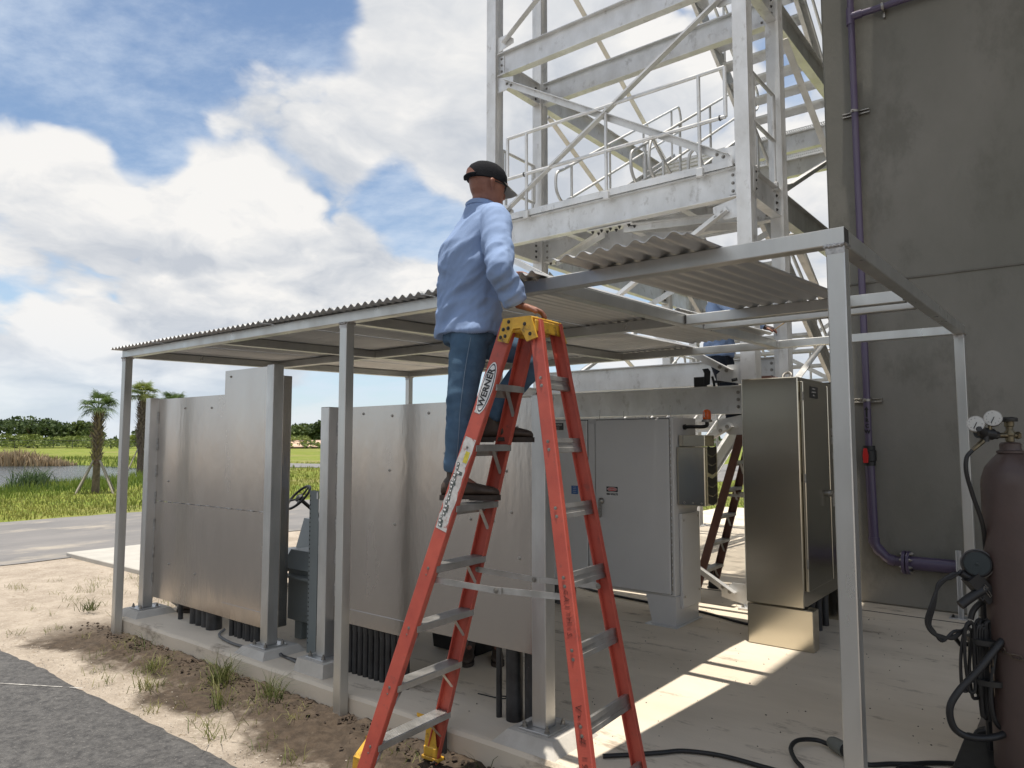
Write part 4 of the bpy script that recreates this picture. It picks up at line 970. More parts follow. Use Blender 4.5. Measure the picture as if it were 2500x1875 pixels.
# cables lying over the slab below the stands
def cable(name, pts, r, m, parent=None, n=8, seg=8, **kw):
    mb = MB(); mb.tube(bez(pts, seg), r, n); return mb.build(name, m, parent, **kw)
GCBL = mat('grey_cable', (.12, .12, .12), .5, 0, var=.3, vscale=20)
cable('grey_cable', [(-5.85, 3.42, .17), (-5.72, 3.30, .165), (-5.4, 3.24, .165), (-5.12, 3.26, .17), (-4.9, 3.30, .165), (-4.6, 3.27, .165), (-4.42, 3.22, .18)], .011, GCBL, label='grey cable lying along the slab between the two stainless stands', cat='cable')
cable('black_cable', [(-4.92, 3.33, .17), (-4.78, 3.29, .168), (-4.6, 3.30, .165), (-4.47, 3.25, .17)], .008, BLACK, label='thin black cable on the slab at the foot of the middle post', cat='cable')
# bent conduit rising out of the soil at the slab edge
cable('bent_conduit', [(-2.93, 3.06, -.1), (-2.935, 3.06, .16), (-2.96, 3.10, .30), (-3.02, 3.28, .48), (-3.06, 3.42, .62)], .032, PLASTIC_BLK, n=14, label='bent black conduit rising out of the soil behind the red ladder rail', cat='conduit')
# black tool bin behind panel 2
tb = thing('tool_bin', 'black tool bin on the slab under the wide stainless panel', 'bin', loc=(-3.72, 4.15, ZS))
mb = MB(); v = [(-.22, -.15, .01), (.22, -.15, .01), (.22, .15, .01), (-.22, .15, .01), (-.26, -.18, .44), (.26, -.18, .44), (.26, .18, .44), (-.26, .18, .44)]; mb.add(v, [(0, 3, 2, 1), (0, 1, 5, 4), (1, 2, 6, 5), (2, 3, 7, 6), (3, 0, 4, 7), (4, 5, 6, 7)]); mb.build('bin_body', BLACK, tb)
mb = MB(); mb.box((-.28, -.2, .44), (.28, .2, .475), .01); mb.build('lid', BLACK, tb)
tb.location = (-3.90, 4.35, ZS)

# ------------------------------------------------------------------ transformer behind the gap
tr = thing('transformer', 'grey-green transformer cabinet with a sloping hood in the gap between the stands', 'transformer', loc=(-4.95, 3.95, ZS)); Lt = rel(tr)
mb = MB(); mb.box(Lt((-5.30, 3.66, .30)), Lt((-4.40, 4.25, .72)), .006); mb.build('cabinet_body', GREYG, tr)
mb = MB(); mb.prism([(3.62, .725), (4.29, .725), (4.20, .86), (3.71, .86)], Lt((-5.34, 0, 0)), Lt((-4.36, 0, 0)), (0, 1, 0), (0, 0, 1)); mb.build('hood', GREYG, tr)
for x in (-5.22, -4.6): mb = MB(); mb.box(Lt((x, 3.68, ZS)), Lt((x + .09, 4.2, .298)), .003); mb.build('foot', GREYG, tr)
mb = MB(); mb.box(Lt((-5.12, 3.652, .36)), Lt((-4.5, 3.659, .68)), .002); mb.build('access_cover', GREYG, tr)
mb = MB(); mb.prism([(-.03, 0), (.03, 0), (.03, .02), (-.03, .02)], Lt((-5.3, 3.60, .66)), Lt((-4.5, 3.60, .66)), (0, 1, 0), (0, 0, 1)); mb.build('flange', GREYG, tr)

# ------------------------------------------------------------------ utility cart beyond
ct = thing('utility_cart', 'dark utility cart with a black steering wheel parked beyond the gap', 'cart', loc=(-8.0, 5.7, ZS - .15), rot=(0, 0, R(0)))
CARTB = mat('cart_body', (.035, .037, .04), .3, 0, var=.1)
def make_cart():
    # local axes: +x is forward (to the right), origin on the ground
    mb = MB(); mb.prism([(-1.1, .32), (1.25, .32), (1.3, .55), (.95, .78), (.55, .78), (.45, .42), (-.25, .42), (-.3, .66), (-1.1, .66)], (0, .55, 0), (0, -.55, 0), (1, 0, 0), (0, 0, 1)); mb.build('body', CARTB, ct)
    mb = MB(); mb.box((-.78, -.5, .66), (-.26, .5, .80), .04); mb.build('seat', BLACK, ct)
    mb = MB(); mb.box((-.86, -.5, .80), (-.74, .5, 1.02), .04); mb.build('backrest', BLACK, ct)
    mb = MB(); mb.tube([(.62, -.22, .72), (.20, -.22, 1.08)], .022, 8); mb.build('steering_column', BLACK, ct)
    c = Vector((.17, -.22, 1.11)); ax = Vector((-.72, 0, .69)); a = ax.orthogonal().normalized(); b = ax.cross(a)
    mb = MB(); mb.tube([c + (a * math.cos(t) + b * math.sin(t)) * .175 for t in [6.283 * k / 28 for k in range(28)]], .016, 8, True)
    for t in (0.3, 2.4, 4.5): mb.tube([c - ax * .02, c + (a * math.cos(t) + b * math.sin(t)) * .17], .011, 6)
    mb.lathe([(.05, -.03), (.055, .0), (.03, .02)], c, ax, 14); mb.build('steering_wheel', BLACK, ct)
    for x in (-.75, .85):
        for y in (-.5, .5):
            mb = MB(); mb.lathe([(.10, -.09), (.20, -.09), (.23, -.06), (.23, .06), (.20, .09), (.10, .09)], (x, y, .23), (0, 1, 0), 20); w = mb.build('wheel', BLACK, ct); mb = MB(); mb.lathe([(.03, -.093), (.10, -.088), (.10, .088), (.03, .093)], (x, y, .23), (0, 1, 0), 14); mb.build('rim', WHITE, w)
make_cart(); ct.rotation_euler = (0, 0, R(76)); ct.location = (-7.60, 5.08, .0)
gm = thing('generator', 'small tan petrol engine on the ground beyond the transformer hood', 'engine', loc=(-6.95, 5.55, ZS))
mb = MB(); mb.box((-.16, -.14, .25), (.16, .14, .5), .03); mb.build('housing', mat('tan_enamel', (.45, .36, .2), .5, 0, var=.15), gm)
mb = MB(); mb.lathe([(.02, 0), (.10, 0), (.10, .03), (.02, .035)], (.14, -.15, .38), (0, -1, 0), 16); mb.build('recoil_cover', DARKST, gm)
mb = MB(); mb.box((-.22, -.18, 0), (.22, .18, .249), .02); mb.build('frame', DARKST, gm)

# ------------------------------------------------------------------ white control cabinet
wc = thing('control_cabinet', 'large white-grey control cabinet with 480 volt danger sign', 'control cabinet', loc=(-3.9, 6.15, ZS)); Lw = rel(wc)
YC = 5.925
mb = MB(); mb.box(Lw((-4.95, YC, .415)), Lw((-2.875, 6.42, 1.99)), .006); mb.build('cabinet_body', CABW, wc)
for x0, x1 in ((-3.665, -2.905), (-4.90, -3.76)):
    mb = MB(); mb.box(Lw((x0, YC - .022, .435)), Lw((x1, YC - .001, 1.975)), .005); d = mb.build('door', CABW, wc)
    mb = MB(); mb.box(Lw((x0 - .003, YC - .0008, .43)), Lw((x1 + .003, YC - .0003, 1.98))); mb.build('door_gasket', DARKST, d)
mb = MB(); mb.box(Lw((-3.752, YC - .012, .435)), Lw((-3.675, YC - .001, 1.94)), .003); mb.build('centre_post', CABW, wc)
mb = MB()
for k in range(26): z = .47 + k * .058; mb.cyl(Lw((-2.893, YC - .012, z)), Lw((-2.893, YC - .012, z + .04)), .006, 6)
mb.build('piano_hinge', BOLT, wc)
mb = MB(); mb.prism([(-3.10, .16), (-2.875, .16), (-2.868, .414), (-3.16, .414)], Lw((0, 6.40, 0)), Lw((0, YC + .002, 0)), (1, 0, 0), (0, 0, 1)); mb.build('leg', CABW, wc)
mb = MB(); mb.prism([(-4.92, .16), (-4.68, .16), (-4.62, .414), (-4.93, .414)], Lw((0, 6.40, 0)), Lw((0, YC + .002, 0)), (1, 0, 0), (0, 0, 1)); mb.build('leg', CABW, wc)
for x0, x1 in ((-3.16, -2.85), (-4.96, -4.64)): mb = MB(); mb.box(Lw((x0, YC - .03, ZS)), Lw((x1, 6.43, .1595)), .002); mb.build('foot_plate', CABW, wc)
mb = MB(); mb.box(Lw((-2.872, 6.02, .30)), Lw((-2.845, 6.40, 1.13)), .004); sp = mb.build('side_cover', CABW, wc)
for y, z in ((6.06, 1.07), (6.36, 1.09), (6.06, .40), (6.36, .42)): bolt(Lw((-2.845, y, z)), (1, 0, 0), .008, .006, sp, SCREW, 'screw')
# signs
def sign(t, L_, x0, x1, z0, z1, y, m, nm='sign'): mb = MB(); mb.box(L_((x0, y - .0015, z0)), L_((x1, y, z1))); return mb.build(nm, m, t)
yd = YC - .0225
dn = sign(wc, Lw, -3.545, -3.425, 1.305, 1.352, yd, LABEL_BLK, 'danger_sign')
mb = MB(); c = Lw((-3.485, yd - .0017, 1.3285)); mb.add([c + Vector((math.cos(t) * .054, 0, math.sin(t) * .019)) for t in [6.283 * k / 24 for k in range(24)]], [tuple(range(24))]); mb.build('danger_oval', WHITE, dn)
mb = MB(); c = Lw((-3.485, yd - .0024, 1.3285)); mb.add([c + Vector((math.cos(t) * .050, 0, math.sin(t) * .016)) for t in [6.283 * k / 24 for k in range(24)]], [tuple(range(24))]); mb.build('danger_red_oval', REDP, dn)
text('danger_lettering', 'DANGER', .021, Lw((-3.485, yd - .0036, 1.3285)), (1, 0, 0), (0, 0, 1), WHITE, dn)
text('voltage_lettering', '480 VOLTS', .026, Lw((-3.485, yd - .001, 1.282)), (1, 0, 0), (0, 0, 1), LABEL_BLK, wc, bold=.0006)
bl = sign(wc, Lw, -3.94, -3.865, 1.265, 1.345, yd, BLUEP, 'blue_notice')
for k in range(4): text('notice_lettering', '=====', .014, Lw((-3.9025, yd - .0025, 1.332 - .017 * k)), (1, 0, 0), (0, 0, 1), WHITE, bl)
nb = sign(wc, Lw, -4.20, -4.03, 1.885, 1.955, yd, LABEL_BLK, 'name_plate')
text('plate_lettering', 'HYDROFLO', .026, Lw((-4.115, yd - .0025, 1.935)), (1, 0, 0), (0, 0, 1), WHITE, nb)
text('plate_lettering', 'E N G I N E E R', .011, Lw((-4.115, yd - .0025, 1.915)), (1, 0, 0), (0, 0, 1), WHITE, nb)
for k in range(3): text('plate_lettering', '=' * (11 - 2 * k), .009, Lw((-4.105, yd - .0025, 1.904 - .008 * k)), (1, 0, 0), (0, 0, 1), WHITE, nb)
mb = MB(); mb.lathe([(.03, 0), (.03, .012), (.02, .03), (.012, .035)], Lw((-3.60, yd, 1.215)), (0, -1, 0), 18); mb.prism([(-.014, .0), (.014, .0), (.017, -.13), (.0, -.15), (-.017, -.13)], Lw((-3.60, yd - .026, 1.21)), Lw((-3.60, yd - .040, 1.21)), (1, 0, 0), (0, 0, 1)); mb.build('handle', BOLT, wc)
for x in (-4.42,): mb = MB(); mb.box(Lw((x - .14, YC - .16, .93)), Lw((x + .16, YC - .024, 1.62)), .006); mb.build('disconnect_box', mat('grey_box', (.17, .165, .155), .5, 0, var=.1), wc)
# rooftop thin rods
for x, z in ((-3.665, 2.08), (-3.40, 2.06), (-2.92, 2.10), (-2.60, 2.03)):
    mb = MB(); mb.cyl(Lw((x, YC + .06, 1.985)), Lw((x, YC + .06, z)), .004, 6); mb.build('lifting_rod', BOLT, wc)
# cooling unit
acm = SSG; ac = MB(); ac.box(Lw((-2.868, 5.985, 1.21)), Lw((-2.605, 6.26, 1.725)), .006); aco = ac.build('cooling_unit', acm, wc)
mb = MB(); mb.box(Lw((-2.868, 6.03, 1.729)), Lw((-2.62, 6.24, 1.83)), .004); mb.build('cooling_hood', acm, aco)
mb = MB(); mb.box(Lw((-2.604, 6.02, 1.22)), Lw((-2.600, 6.25, 1.715)), .001); mb.build('louvre_frame', acm, aco)
for k in range(6):
    z = 1.66 - .08 * k - (.03 if k > 2 else 0)
    for s_ in (-1, 1):
        mb = MB(); y0 = 6.135; mb.add([Lw((-2.5985, y0, z - .02)), Lw((-2.5985, y0 + s_ * .095, z + .004)), Lw((-2.5985, y0 + s_ * .095, z + .078)), Lw((-2.5985, y0, z + .054))], [(0, 1, 2, 3)]); mb.build('louvre', DARKST, aco)
for k in range(3): bolt(Lw((-2.80 + .08 * k, 5.985, 1.235)), (0, -1, 0), .006, .005, aco, SCREW, 'screw')
# beacon
bc = MB(); bc.tube(bez([Lw((-2.875, 6.16, 1.905)), Lw((-2.80, 6.16, 1.907)), Lw((-2.70, 6.16, 1.905)), Lw((-2.655, 6.16, 1.915)), Lw((-2.65, 6.16, 1.945))], 5), .017, 10); bc.lathe([(.024, 0), (.026, .02), (.02, .02)], Lw((-2.876, 6.16, 1.905)), (1, 0, 0), 12); bco = bc.build('beacon_bracket', DARKST, wc)
mb = MB(); mb.lathe([(.03, 0), (.046, .004), (.046, .022), (.036, .026)], Lw((-2.65, 6.16, 1.945)), n=18); mb.build('beacon_base', BOLT, bco)
AMB = mat('amber_lens', (.80, .13, .02), .25, 0, var=.15, vscale=40, coat=.3)
mb = MB(); mb.lathe([(.036, .026), (.037, .03), (.037, .075), (.033, .098), (.022, .112), (.001, .117)], Lw((-2.65, 6.16, 1.945)), n=18); mb.build('beacon_lens', AMB, bco)
for k, (x, r) in enumerate(((-4.35, .03), (-4.28, .03), (-4.21, .045), (-4.10, .022), (-4.05, .022))): conduit(wc, x, 6.1, r, .42, m=mat('grey_conduit', (.13, .13, .13), .55, 0, var=.3, vscale=14) if k < 3 else None)
cable('black_cable', [(-4.6, 6.9, .165), (-4.0, 6.72, .163), (-3.3, 6.62, .163), (-2.9, 6.58, .163), (-2.5, 6.43, .163), (-2.15, 6.35, .165)], .012, BLACK, label='black cable crossing the slab behind the white cabinet leg', cat='cable')

# ------------------------------------------------------------------ stainless tall cabinet
sc_ = thing('tall_cabinet', 'tall brushed stainless cabinet with two doors beside the wall', 'cabinet', loc=(-2.0, 6.5, ZS)); Ls = rel(sc_)
mb = MB(); mb.box(Ls((-2.225, 5.885, .475)), Ls((-1.77, 7.24, 2.29)), .007); mb.build('cabinet_body', SSG, sc_)
mb = MB(); mb.box(Ls((-2.222, 5.888, ZS)), Ls((-1.705, 6.03, .468)), .007); mb.build('plinth_leg', SSG, sc_)
mb = MB(); mb.box(Ls((-2.222, 7.10, ZS)), Ls((-1.73, 7.235, .468)), .007); mb.build('plinth_leg', SSG, sc_)
mb = MB(); mb.box(Ls((-2.222, 6.032, ZS + .02)), Ls((-2.20, 7.09, .468)), .002); mb.build('back_skirt', SSG, sc_)
SSD = SSG
for y0, y1 in ((5.93, 6.60), (6.63, 7.22)):
    mb = MB(); mb.box(Ls((-1.768, y0, .60)), Ls((-1.742, y1, 2.255)), .005); d = mb.build('door', SSD, sc_)
    for z in (.78, 1.45, 2.1):
        mb = MB(); yy = y0 if y0 < 6 else y1; mb.cyl(Ls((-1.745, yy - .006, z)), Ls((-1.745, yy - .006, z + .07)), .009, 8); mb.build('hinge', BOLT, d)
mb = MB(); mb.lathe([(.026, 0), (.026, .02), (.017, .045)], Ls((-1.742, 6.555, 1.33)), (1, 0, 0), 14); mb.prism([(-.014, 0), (.014, 0), (.016, -.12), (-.016, -.12)], Ls((-1.69, 6.555, 1.345)), Ls((-1.705, 6.555, 1.345)), (0, 1, 0), (0, 0, 1)); mb.cyl(Ls((-1.70, 6.50, 1.345)), Ls((-1.70, 6.63, 1.345)), .012, 8); mb.build('handle', BOLT, sc_)
lb = MB(); lb.box(Ls((-1.7415, 6.10, 2.13)), Ls((-1.740, 6.33, 2.225))); lbo = lb.build('name_plate', LABEL_BLK, sc_)
for k, s_ in enumerate(('======', '========', '====')): text('plate_lettering', s_, .024, Ls((-1.7392, 6.215, 2.205 - .027 * k)), (0, 1, 0), (0, 0, 1), WHITE, lbo)
for z in (1.83, 1.75, 1.62): mb = MB(); mb.box(Ls((-1.7415, 6.70, z)), Ls((-1.738, 6.78, z + .06)), .001); mb.build('push_button_plate', BOLT if z > 1.7 else mat('grey_button', (.18, .17, .15), .5), sc_)
for k in range(9): conduit(sc_, -1.93 + .05 * (k % 2), 6.14 + .10 * k, .03, .5)
mb = MB(); eb = Ls((-2.08, 6.62, 2.36)); mb.tube([eb + Vector((math.cos(t) * .036, math.sin(t) * .024, math.sin(t) * .036)) for t in [6.283 * k / 20 for k in range(20)]], .012, 8, True); mb.cyl(Ls((-2.08, 6.62, 2.288)), Ls((-2.08, 6.62, 2.325)), .016, 10); mb.build('lifting_eye', BOLT, sc_)
mb = MB(); eb = Ls((-1.85, 7.10, 2.32)); mb.cyl(Ls((-1.85, 7.1, 2.289)), Ls((-1.85, 7.1, 2.31)), .03, 10); mb.box(eb + Vector((-.06, -.02, -.01)), eb + Vector((.06, .02, .005)), .003); mb.build('lifting_bracket', DARKST, sc_)

# ------------------------------------------------------------------ purple pipe on the wall
pp = thing('purple_pipe', 'purple water pipe with red-handled valve running up the concrete wall', 'pipe', loc=(-1.70, 7.96, ZS)); Lp = rel(pp); YP = 7.965
mb = MB(); mb.cyl(Lp((-1.715, YP, 1.72)), Lp((-1.735, YP, 9.1)), .034, 16); mb.build('riser', PURPLE, pp)
mb = MB(); mb.tube([Lp((-1.712, YP, 1.54)), Lp((-1.70, YP, .80))], .046, 16); mb.build('lower_riser', PURPLE, pp)
mb = MB(); mb.tube(bez([Lp((-1.70, YP, .80)), Lp((-1.685, YP, .74)), Lp((-1.60, YP, .64)), Lp((-1.54, YP, .61)), Lp((-1.44, YP, .60))], 5), .047, 16); el = mb.build('elbow', PURPLE, pp)
for p, a in (((-1.70, YP, .79), (0, 0, 1)), ((-1.655, YP, .695), (.66, 0, -.75)), ((-1.545, YP, .61), (1, 0, -.15))): mb = MB(); mb.lathe([(.046, -.03), (.053, -.03), (.053, .03), (.046, .03)], Lp(p), a, 18); mb.build('pipe_collar', PURPLE, el)
for x in (-1.435, -1.398): mb = MB(); mb.lathe([(.04, -.014), (.112, -.014), (.112, .014), (.04, .014)], Lp((x, YP, .60)), (1, 0, 0), 28); fl = mb.build('flange', PURPLE, pp)
for k in range(8): a = 6.283 * (k + .5) / 8; bolt(Lp((-1.384, YP + .09 * math.cos(a), .60 + .09 * math.sin(a))), (1, 0, 0), .013, .02, fl); bolt(Lp((-1.449, YP + .09 * math.cos(a), .60 + .09 * math.sin(a))), (-1, 0, 0), .013, .012, fl)
mb = MB(); mb.cyl(Lp((-1.384, YP, .60)), Lp((4.0, YP, .60)), .064, 20); mb.build('main_pipe', PURPLE, pp)
mb = MB(); mb.cyl(Lp((-1.735, YP, 6.26)), Lp((4, YP, 6.20)), .034, 16); br = mb.build('branch_pipe', PURPLE, pp)
mb = MB(); mb.lathe([(.034, -.06), (.042, -.06), (.042, .06), (.034, .06)], Lp((-1.68, YP, 6.26)), (1, 0, 0), 16); mb.lathe([(.034, -.09), (.042, -.09), (.042, .09), (.034, .09)], Lp((-1.733, YP, 6.26)), (0, 0, 1), 16); mb.build('tee', PURPLE, br)
for x, z in ((-1.728, 5.22), (-1.717, 2.19)):
    mb = MB(); mb.box(Lp((x - .13, 8.005, z - .022)), Lp((x + .13, 8.048, z - .012)), .001); mb.box(Lp((x - .13, 8.005, z + .012)), Lp((x + .13, 8.048, z + .022)), .001); mb.box(Lp((x - .13, 8.040, z - .012)), Lp((x + .13, 8.047, z + .012))); st = mb.build('strut_channel', BOLT, pp)
    mb = MB(); mb.lathe([(.036, -.012), (.042, -.012), (.042, .012), (.036, .012)], Lp((x, YP, z)), n=16); mb.build('pipe_clamp', BOLT, st); bolt(Lp((x - .01, YP - .042, z)), (0, -1, 0), .012, .018, st)
mb = MB(); mb.box(Lp((-1.43, 8.005, 6.16)), Lp((-1.41, 8.048, 6.32)), .001); mb.build('strut_channel', BOLT, pp); mb = MB(); mb.lathe([(.036, -.012), (.043, -.012), (.043, .012), (.036, .012)], Lp((-1.42, YP, 6.255)), (1, 0, 0), 16); mb.build('pipe_clamp', BOLT, pp)
mb = MB(); mb.lathe([(.04, -.1), (.056, -.1), (.056, -.06), (.066, -.05), (.066, .05), (.056, .06), (.056, .1), (.04, .1)], Lp((-1.713, YP, 1.63)), n=18); va = mb.build('valve', BLACK, pp)
mb = MB(); mb.cyl(Lp((-1.725, YP - .06, 1.63)), Lp((-1.725, YP - .095, 1.63)), .02, 10); mb.prism([(-.02, -.07), (.02, -.07), (.026, 0), (.014, .075), (-.014, .075), (-.026, 0)], Lp((-1.725, YP - .095, 1.63)), Lp((-1.725, YP - .112, 1.63)), (1, 0, 0), (0, 0, 1)); mb.build('valve_handle', REDP, va)
for k, s_ in enumerate('RCW'): text('pipe_lettering', s_, .052, Lp((-1.714, YP - .0355, 1.985 - .058 * k)), (1, 0, 0), (0, 0, 1), LABEL_BLK, pp, bold=.002)
mb = MB(); mb.prism([(-.008, -.05), (.008, -.05), (.008, .02), (.022, .02), (0, .055), (-.022, .02), (-.008, .02)], Lp((-1.715, YP - .034, 2.07)), Lp((-1.715, YP - .0355, 2.07)), (1, 0, 0), (0, 0, 1)); mb.build('flow_arrow', LABEL_BLK, pp)
# strut post carrying the main pipe
ps = thing('pipe_support', 'galvanised strut post holding the thick purple pipe', 'pipe support', loc=(-.965, 7.87, ZS)); Lq = rel(ps)
mb = MB(); mb.prism([(-.021, 0), (.021, 0), (.021, .04), (.012, .04), (.012, .004), (-.012, .004), (-.012, .04), (-.021, .04)], Lq((-.965, 7.855, ZS + .01)), Lq((-.965, 7.855, .77)), (1, 0, 0), (0, -1, 0)); mb.build('strut', SHEET, ps)
mb = MB(); mb.box(Lq((-1.06, 7.80, ZS + .001)), Lq((-.87, 7.95, ZS + .01)), .001); bp = mb.build('base_plate', SHEET, ps)
for x in (-1.03, -.90): bolt(Lq((x, 7.84, ZS + .01)), (0, 0, 1), .011, .02, bp, DBOLT)
mb = MB(); mb.tube([Lq((-.965, YP + math.cos(t) * .07, .60 + math.sin(t) * .07)) for t in [6.283 * k / 24 for k in range(24)]], .006, 6, True); mb.build('u_bolt', BOLT, ps)

# ------------------------------------------------------------------ gas cylinder, welding cart
CYL = mat('cylinder_paint', (.080, .052, .045), .5, 0, col2=(.060, .040, .034), vscale=2.5, bump=.1, bscale=30, rvar=.12, spots=(7, .58, .70, (.05, .03, .022), .7))
CA = Vector((-.278, 4.14, 0)); rC = .128
cy = thing('gas_cylinder', 'tall brown gas cylinder with two gauges at the right edge', 'gas cylinder', loc=(CA.x, CA.y, .27))
mb = MB(); mb.lathe([(rC - .012, 0), (rC, .012), (rC, 1.30), (rC - .004, 1.335), (rC - .02, 1.385), (rC - .05, 1.425), (.055, 1.448), (.05, 1.452)], (0, 0, 0), n=40); mb.build('cylinder_body', CYL, cy)
mb = MB(); mb.lathe([(.046, 1.45), (.057, 1.452), (.057, 1.462), (.046, 1.466), (.044, 1.472), (.044, 1.495), (.036, 1.502), (.02, 1.503)], (0, 0, 0), n=28); mb.build('neck_ring', CYL, cy)
BRASS = mat('dirty_brass', (.20, .165, .105), .42, .85, var=.4, vscale=40)
rtv = Vector((.784, .621, 0)); upv = Vector((0, 0, 1)); awv = Vector((-.621, .784, 0))
def cp(r_, u_, a_=0): return rtv * r_ + upv * u_ + awv * a_
mb = MB(); mb.lathe([(.012, 1.503), (.018, 1.506), (.018, 1.53), (.022, 1.535), (.022, 1.55), (.015, 1.56), (.015, 1.575), (.02, 1.578), (.02, 1.60)], (0, 0, 0), n=16); mb.cyl(cp(-.06, 1.535), cp(.04, 1.535), .013, 10); mb.cyl(cp(.03, 1.535), cp(.045, 1.535), .018, 6); mb.build('cylinder_valve', BRASS, cy)
mb = MB(); mb.lathe([(.034, 1.60), (.036, 1.605), (.036, 1.615), (.02, 1.622)], (0, 0, 0), n=18); mb.tube([cp(-.055, 1.607, -.01), cp(.035, 1.612)], .009, 8); mb.build('valve_handwheel', DARKST, cy)
mb = MB(); mb.cyl(cp(-.055, 1.535), cp(-.085, 1.54), .019, 6); mb.cyl(cp(-.085, 1.54), cp(-.16, 1.55, -.02), .028, 16); mb.cyl(cp(-.13, 1.545, -.02), cp(-.13, 1.505, -.02), .016, 10); mb.cyl(cp(-.15, 1.55, -.03), cp(-.19, 1.565, -.07), .024, 16, .012); rg = mb.build('regulator', DARKST, cy)
def gauge(c, r_, face):
    face = Vector(face).normalized(); mb = MB(); mb.lathe([(r_ * .6, -.028), (r_, -.024), (r_ * 1.04, 0), (r_ * 1.04, .006), (r_ * .93, .006)], c, face, 26); g = mb.build('gauge', BOLT, cy)
    mb = MB(); mb.lathe([(r_ * .93, .0062), (.0001, .0066)], c, face, 26); mb.build('gauge_dial', mat('dial', (.52, .51, .47), .4, 0, var=.05), g)
    a = face.orthogonal().normalized(); b = face.cross(a); mb = MB(); mb.tube([c + face * .009 - a * r_ * .2, c + face * .009 + (a * .8 + b * .4) * r_ * .75], .0018, 5)
    for k in range(9): t = R(-130 + 260 * k / 8); q = c + face * .0075 + (a * math.cos(t) + b * math.sin(t)) * r_ * .8; q2 = c + face * .0075 + (a * math.cos(t) + b * math.sin(t)) * r_ * .66; mb.tube([q, q2], .001, 4)
    mb.build('gauge_needle', LABEL_BLK, g)
gauge(cp(-.095, 1.615, -.03), .036, cp(-.55, .22, -.8)); gauge(cp(-.19, 1.588, -.05), .036, cp(-.60, .25, -.75))
mb = MB(); mb.tube([cp(-.11, 1.55, -.02), cp(-.10, 1.60, -.02)], .009, 8); mb.tube([cp(-.165, 1.55, -.04), cp(-.185, 1.575, -.04)], .009, 8); mb.build('gauge_stem', BRASS, cy)
mb = MB(); mb.tube([cp(-.14, 1.51, -.02), cp(-.185, 1.478, -.03), cp(-.205, 1.46, -.03)], .009, 8, rs=[.012, .01, .008]); mb.build('hose_fitting', BRASS, cy)
mb = MB(); mb.tube(bez([cp(-.20, 1.465, -.03), cp(-.228, 1.43, -.03), cp(-.232, 1.36, -.03), cp(-.20, 1.25, -.02), cp(-.15, 1.12, .0), cp(-.11, 1.0, .05)], 8), .0095, 8); mb.build('gas_hose', BLACK, cy)
# chain round the cylinder
chn = thing('cylinder_chain', 'rusty steel chain holding the gas cylinder', 'chain', loc=(CA.x, CA.y, .27)); CH = mat('chain_steel', (.16, .13, .10), .5, .8, var=.4, vscale=60)
def link(c, d, n_, m_=None):
    d, n_ = Vector(d).normalized(), Vector(n_).normalized(); s = d.cross(n_); mb = MB(); pts = []
    for k in range(14): t = 6.283 * k / 14; pts.append(c + d * (.013 * math.cos(t) + .009 * (1 if math.cos(t) > 0 else -1)) + s * .010 * math.sin(t))
    mb.tube(pts, .0028, 5, True); mb.build('chain_link', CH, chn)
prev = None
for k in range(15):
    t = R(206 + 9.2 * k + 0) ; z = .575 - .012 * k + .0004 * k * k; a = math.atan2(rtv.y, rtv.x); ang = a + math.pi + R(8 + 13 * k); o = Vector((math.cos(ang), math.sin(ang), 0)); c = o * (rC + .008) + upv * z; d = Vector((-o.y, o.x, -.08))
    link(c, d, o if k % 2 else upv)
o = -rtv
for k in range(7): link(o * (rC + .025) - awv * .02 + upv * (.565 - .033 * k), (0, 0, 1), awv if k % 2 else rtv)
# cart
wcart = thing('welding_cart', 'black welding cart carrying the gas cylinder', 'cart', loc=(CA.x, CA.y, ZS)); BK = DARKST
mb = MB(); mb.box((-.28, -.22, .08), (.50, .38, .118), .004); mb.build('deck', BK, wcart)
for x, y in ((-.18, .38), (.42, .40), (-.22, -.22), (.42, -.24)): mb = MB(); mb.lathe([(.02, -.03), (.07, -.03), (.08, -.02), (.08, .02), (.07, .03), (.02, .03)], (x, y, .082), (0, 1, 0), 18); mb.build('wheel', BLACK, wcart)
mb = MB(); mb.tube([(-.16, .20, .11), (-.16, .20, .95), (.3, .2, .95), (.3, .2, .11)], .016, 8); mb.tube([(-.16, .2, .62), (-.26, .13, .62), (-.28, .10, .66)], .012, 7); mb.build('upright', BK, wcart)
mb = MB(); mb.box((-.12, .22, .14), (.5, .70, .80), .02); mb.build('welder_case', mat('welder_case', (.03, .03, .032), .45, 0, var=.2), wcart)
# torch with wire spool hung on the cart
sg = thing('spool_gun', 'black welding spool gun with round wire spool hanging at the cylinder', 'welding gun', loc=(CA.x, CA.y, ZS))
def gp(x, y, a=.05):
    """offset from cart origin: x right, y height above slab, a away"""
    return cp(x, y, a)
mb = MB(); ax = (awv * -.83 + rtv * -.50 + upv * .14).normalized(); SC = gp(-.172, 1.054, .02)
mb.lathe([(.02, -.035), (.058, -.035), (.063, -.025), (.063, .014), (.057, .022), (.02, .024)], SC, ax, 32); mb.build('spool_cover', BLACK, sg)
mb = MB(); mb.lathe([(.054, .0225), (.052, .025), (.001, .0255)], SC, ax, 32); mb.lathe([(.008, .025), (.007, .030), (.001, .031)], SC, ax, 12); mb.build('spool_face', mat('spool_face', (.012, .02, .022), .35), sg)
mb = MB(); mb.tube([SC + ax * .0 + (ax.orthogonal().normalized() * math.cos(t) + ax.cross(ax.orthogonal().normalized()) * math.sin(t)) * .064 for t in [6.283 * k / 30 for k in range(30)]], .005, 6, True); mb.build('spool_rim', mat('rim_grey', (.10, .095, .09), .5), sg)
dR = (rtv * .62 - upv * .78).normalized(); sR = dR.cross(awv)
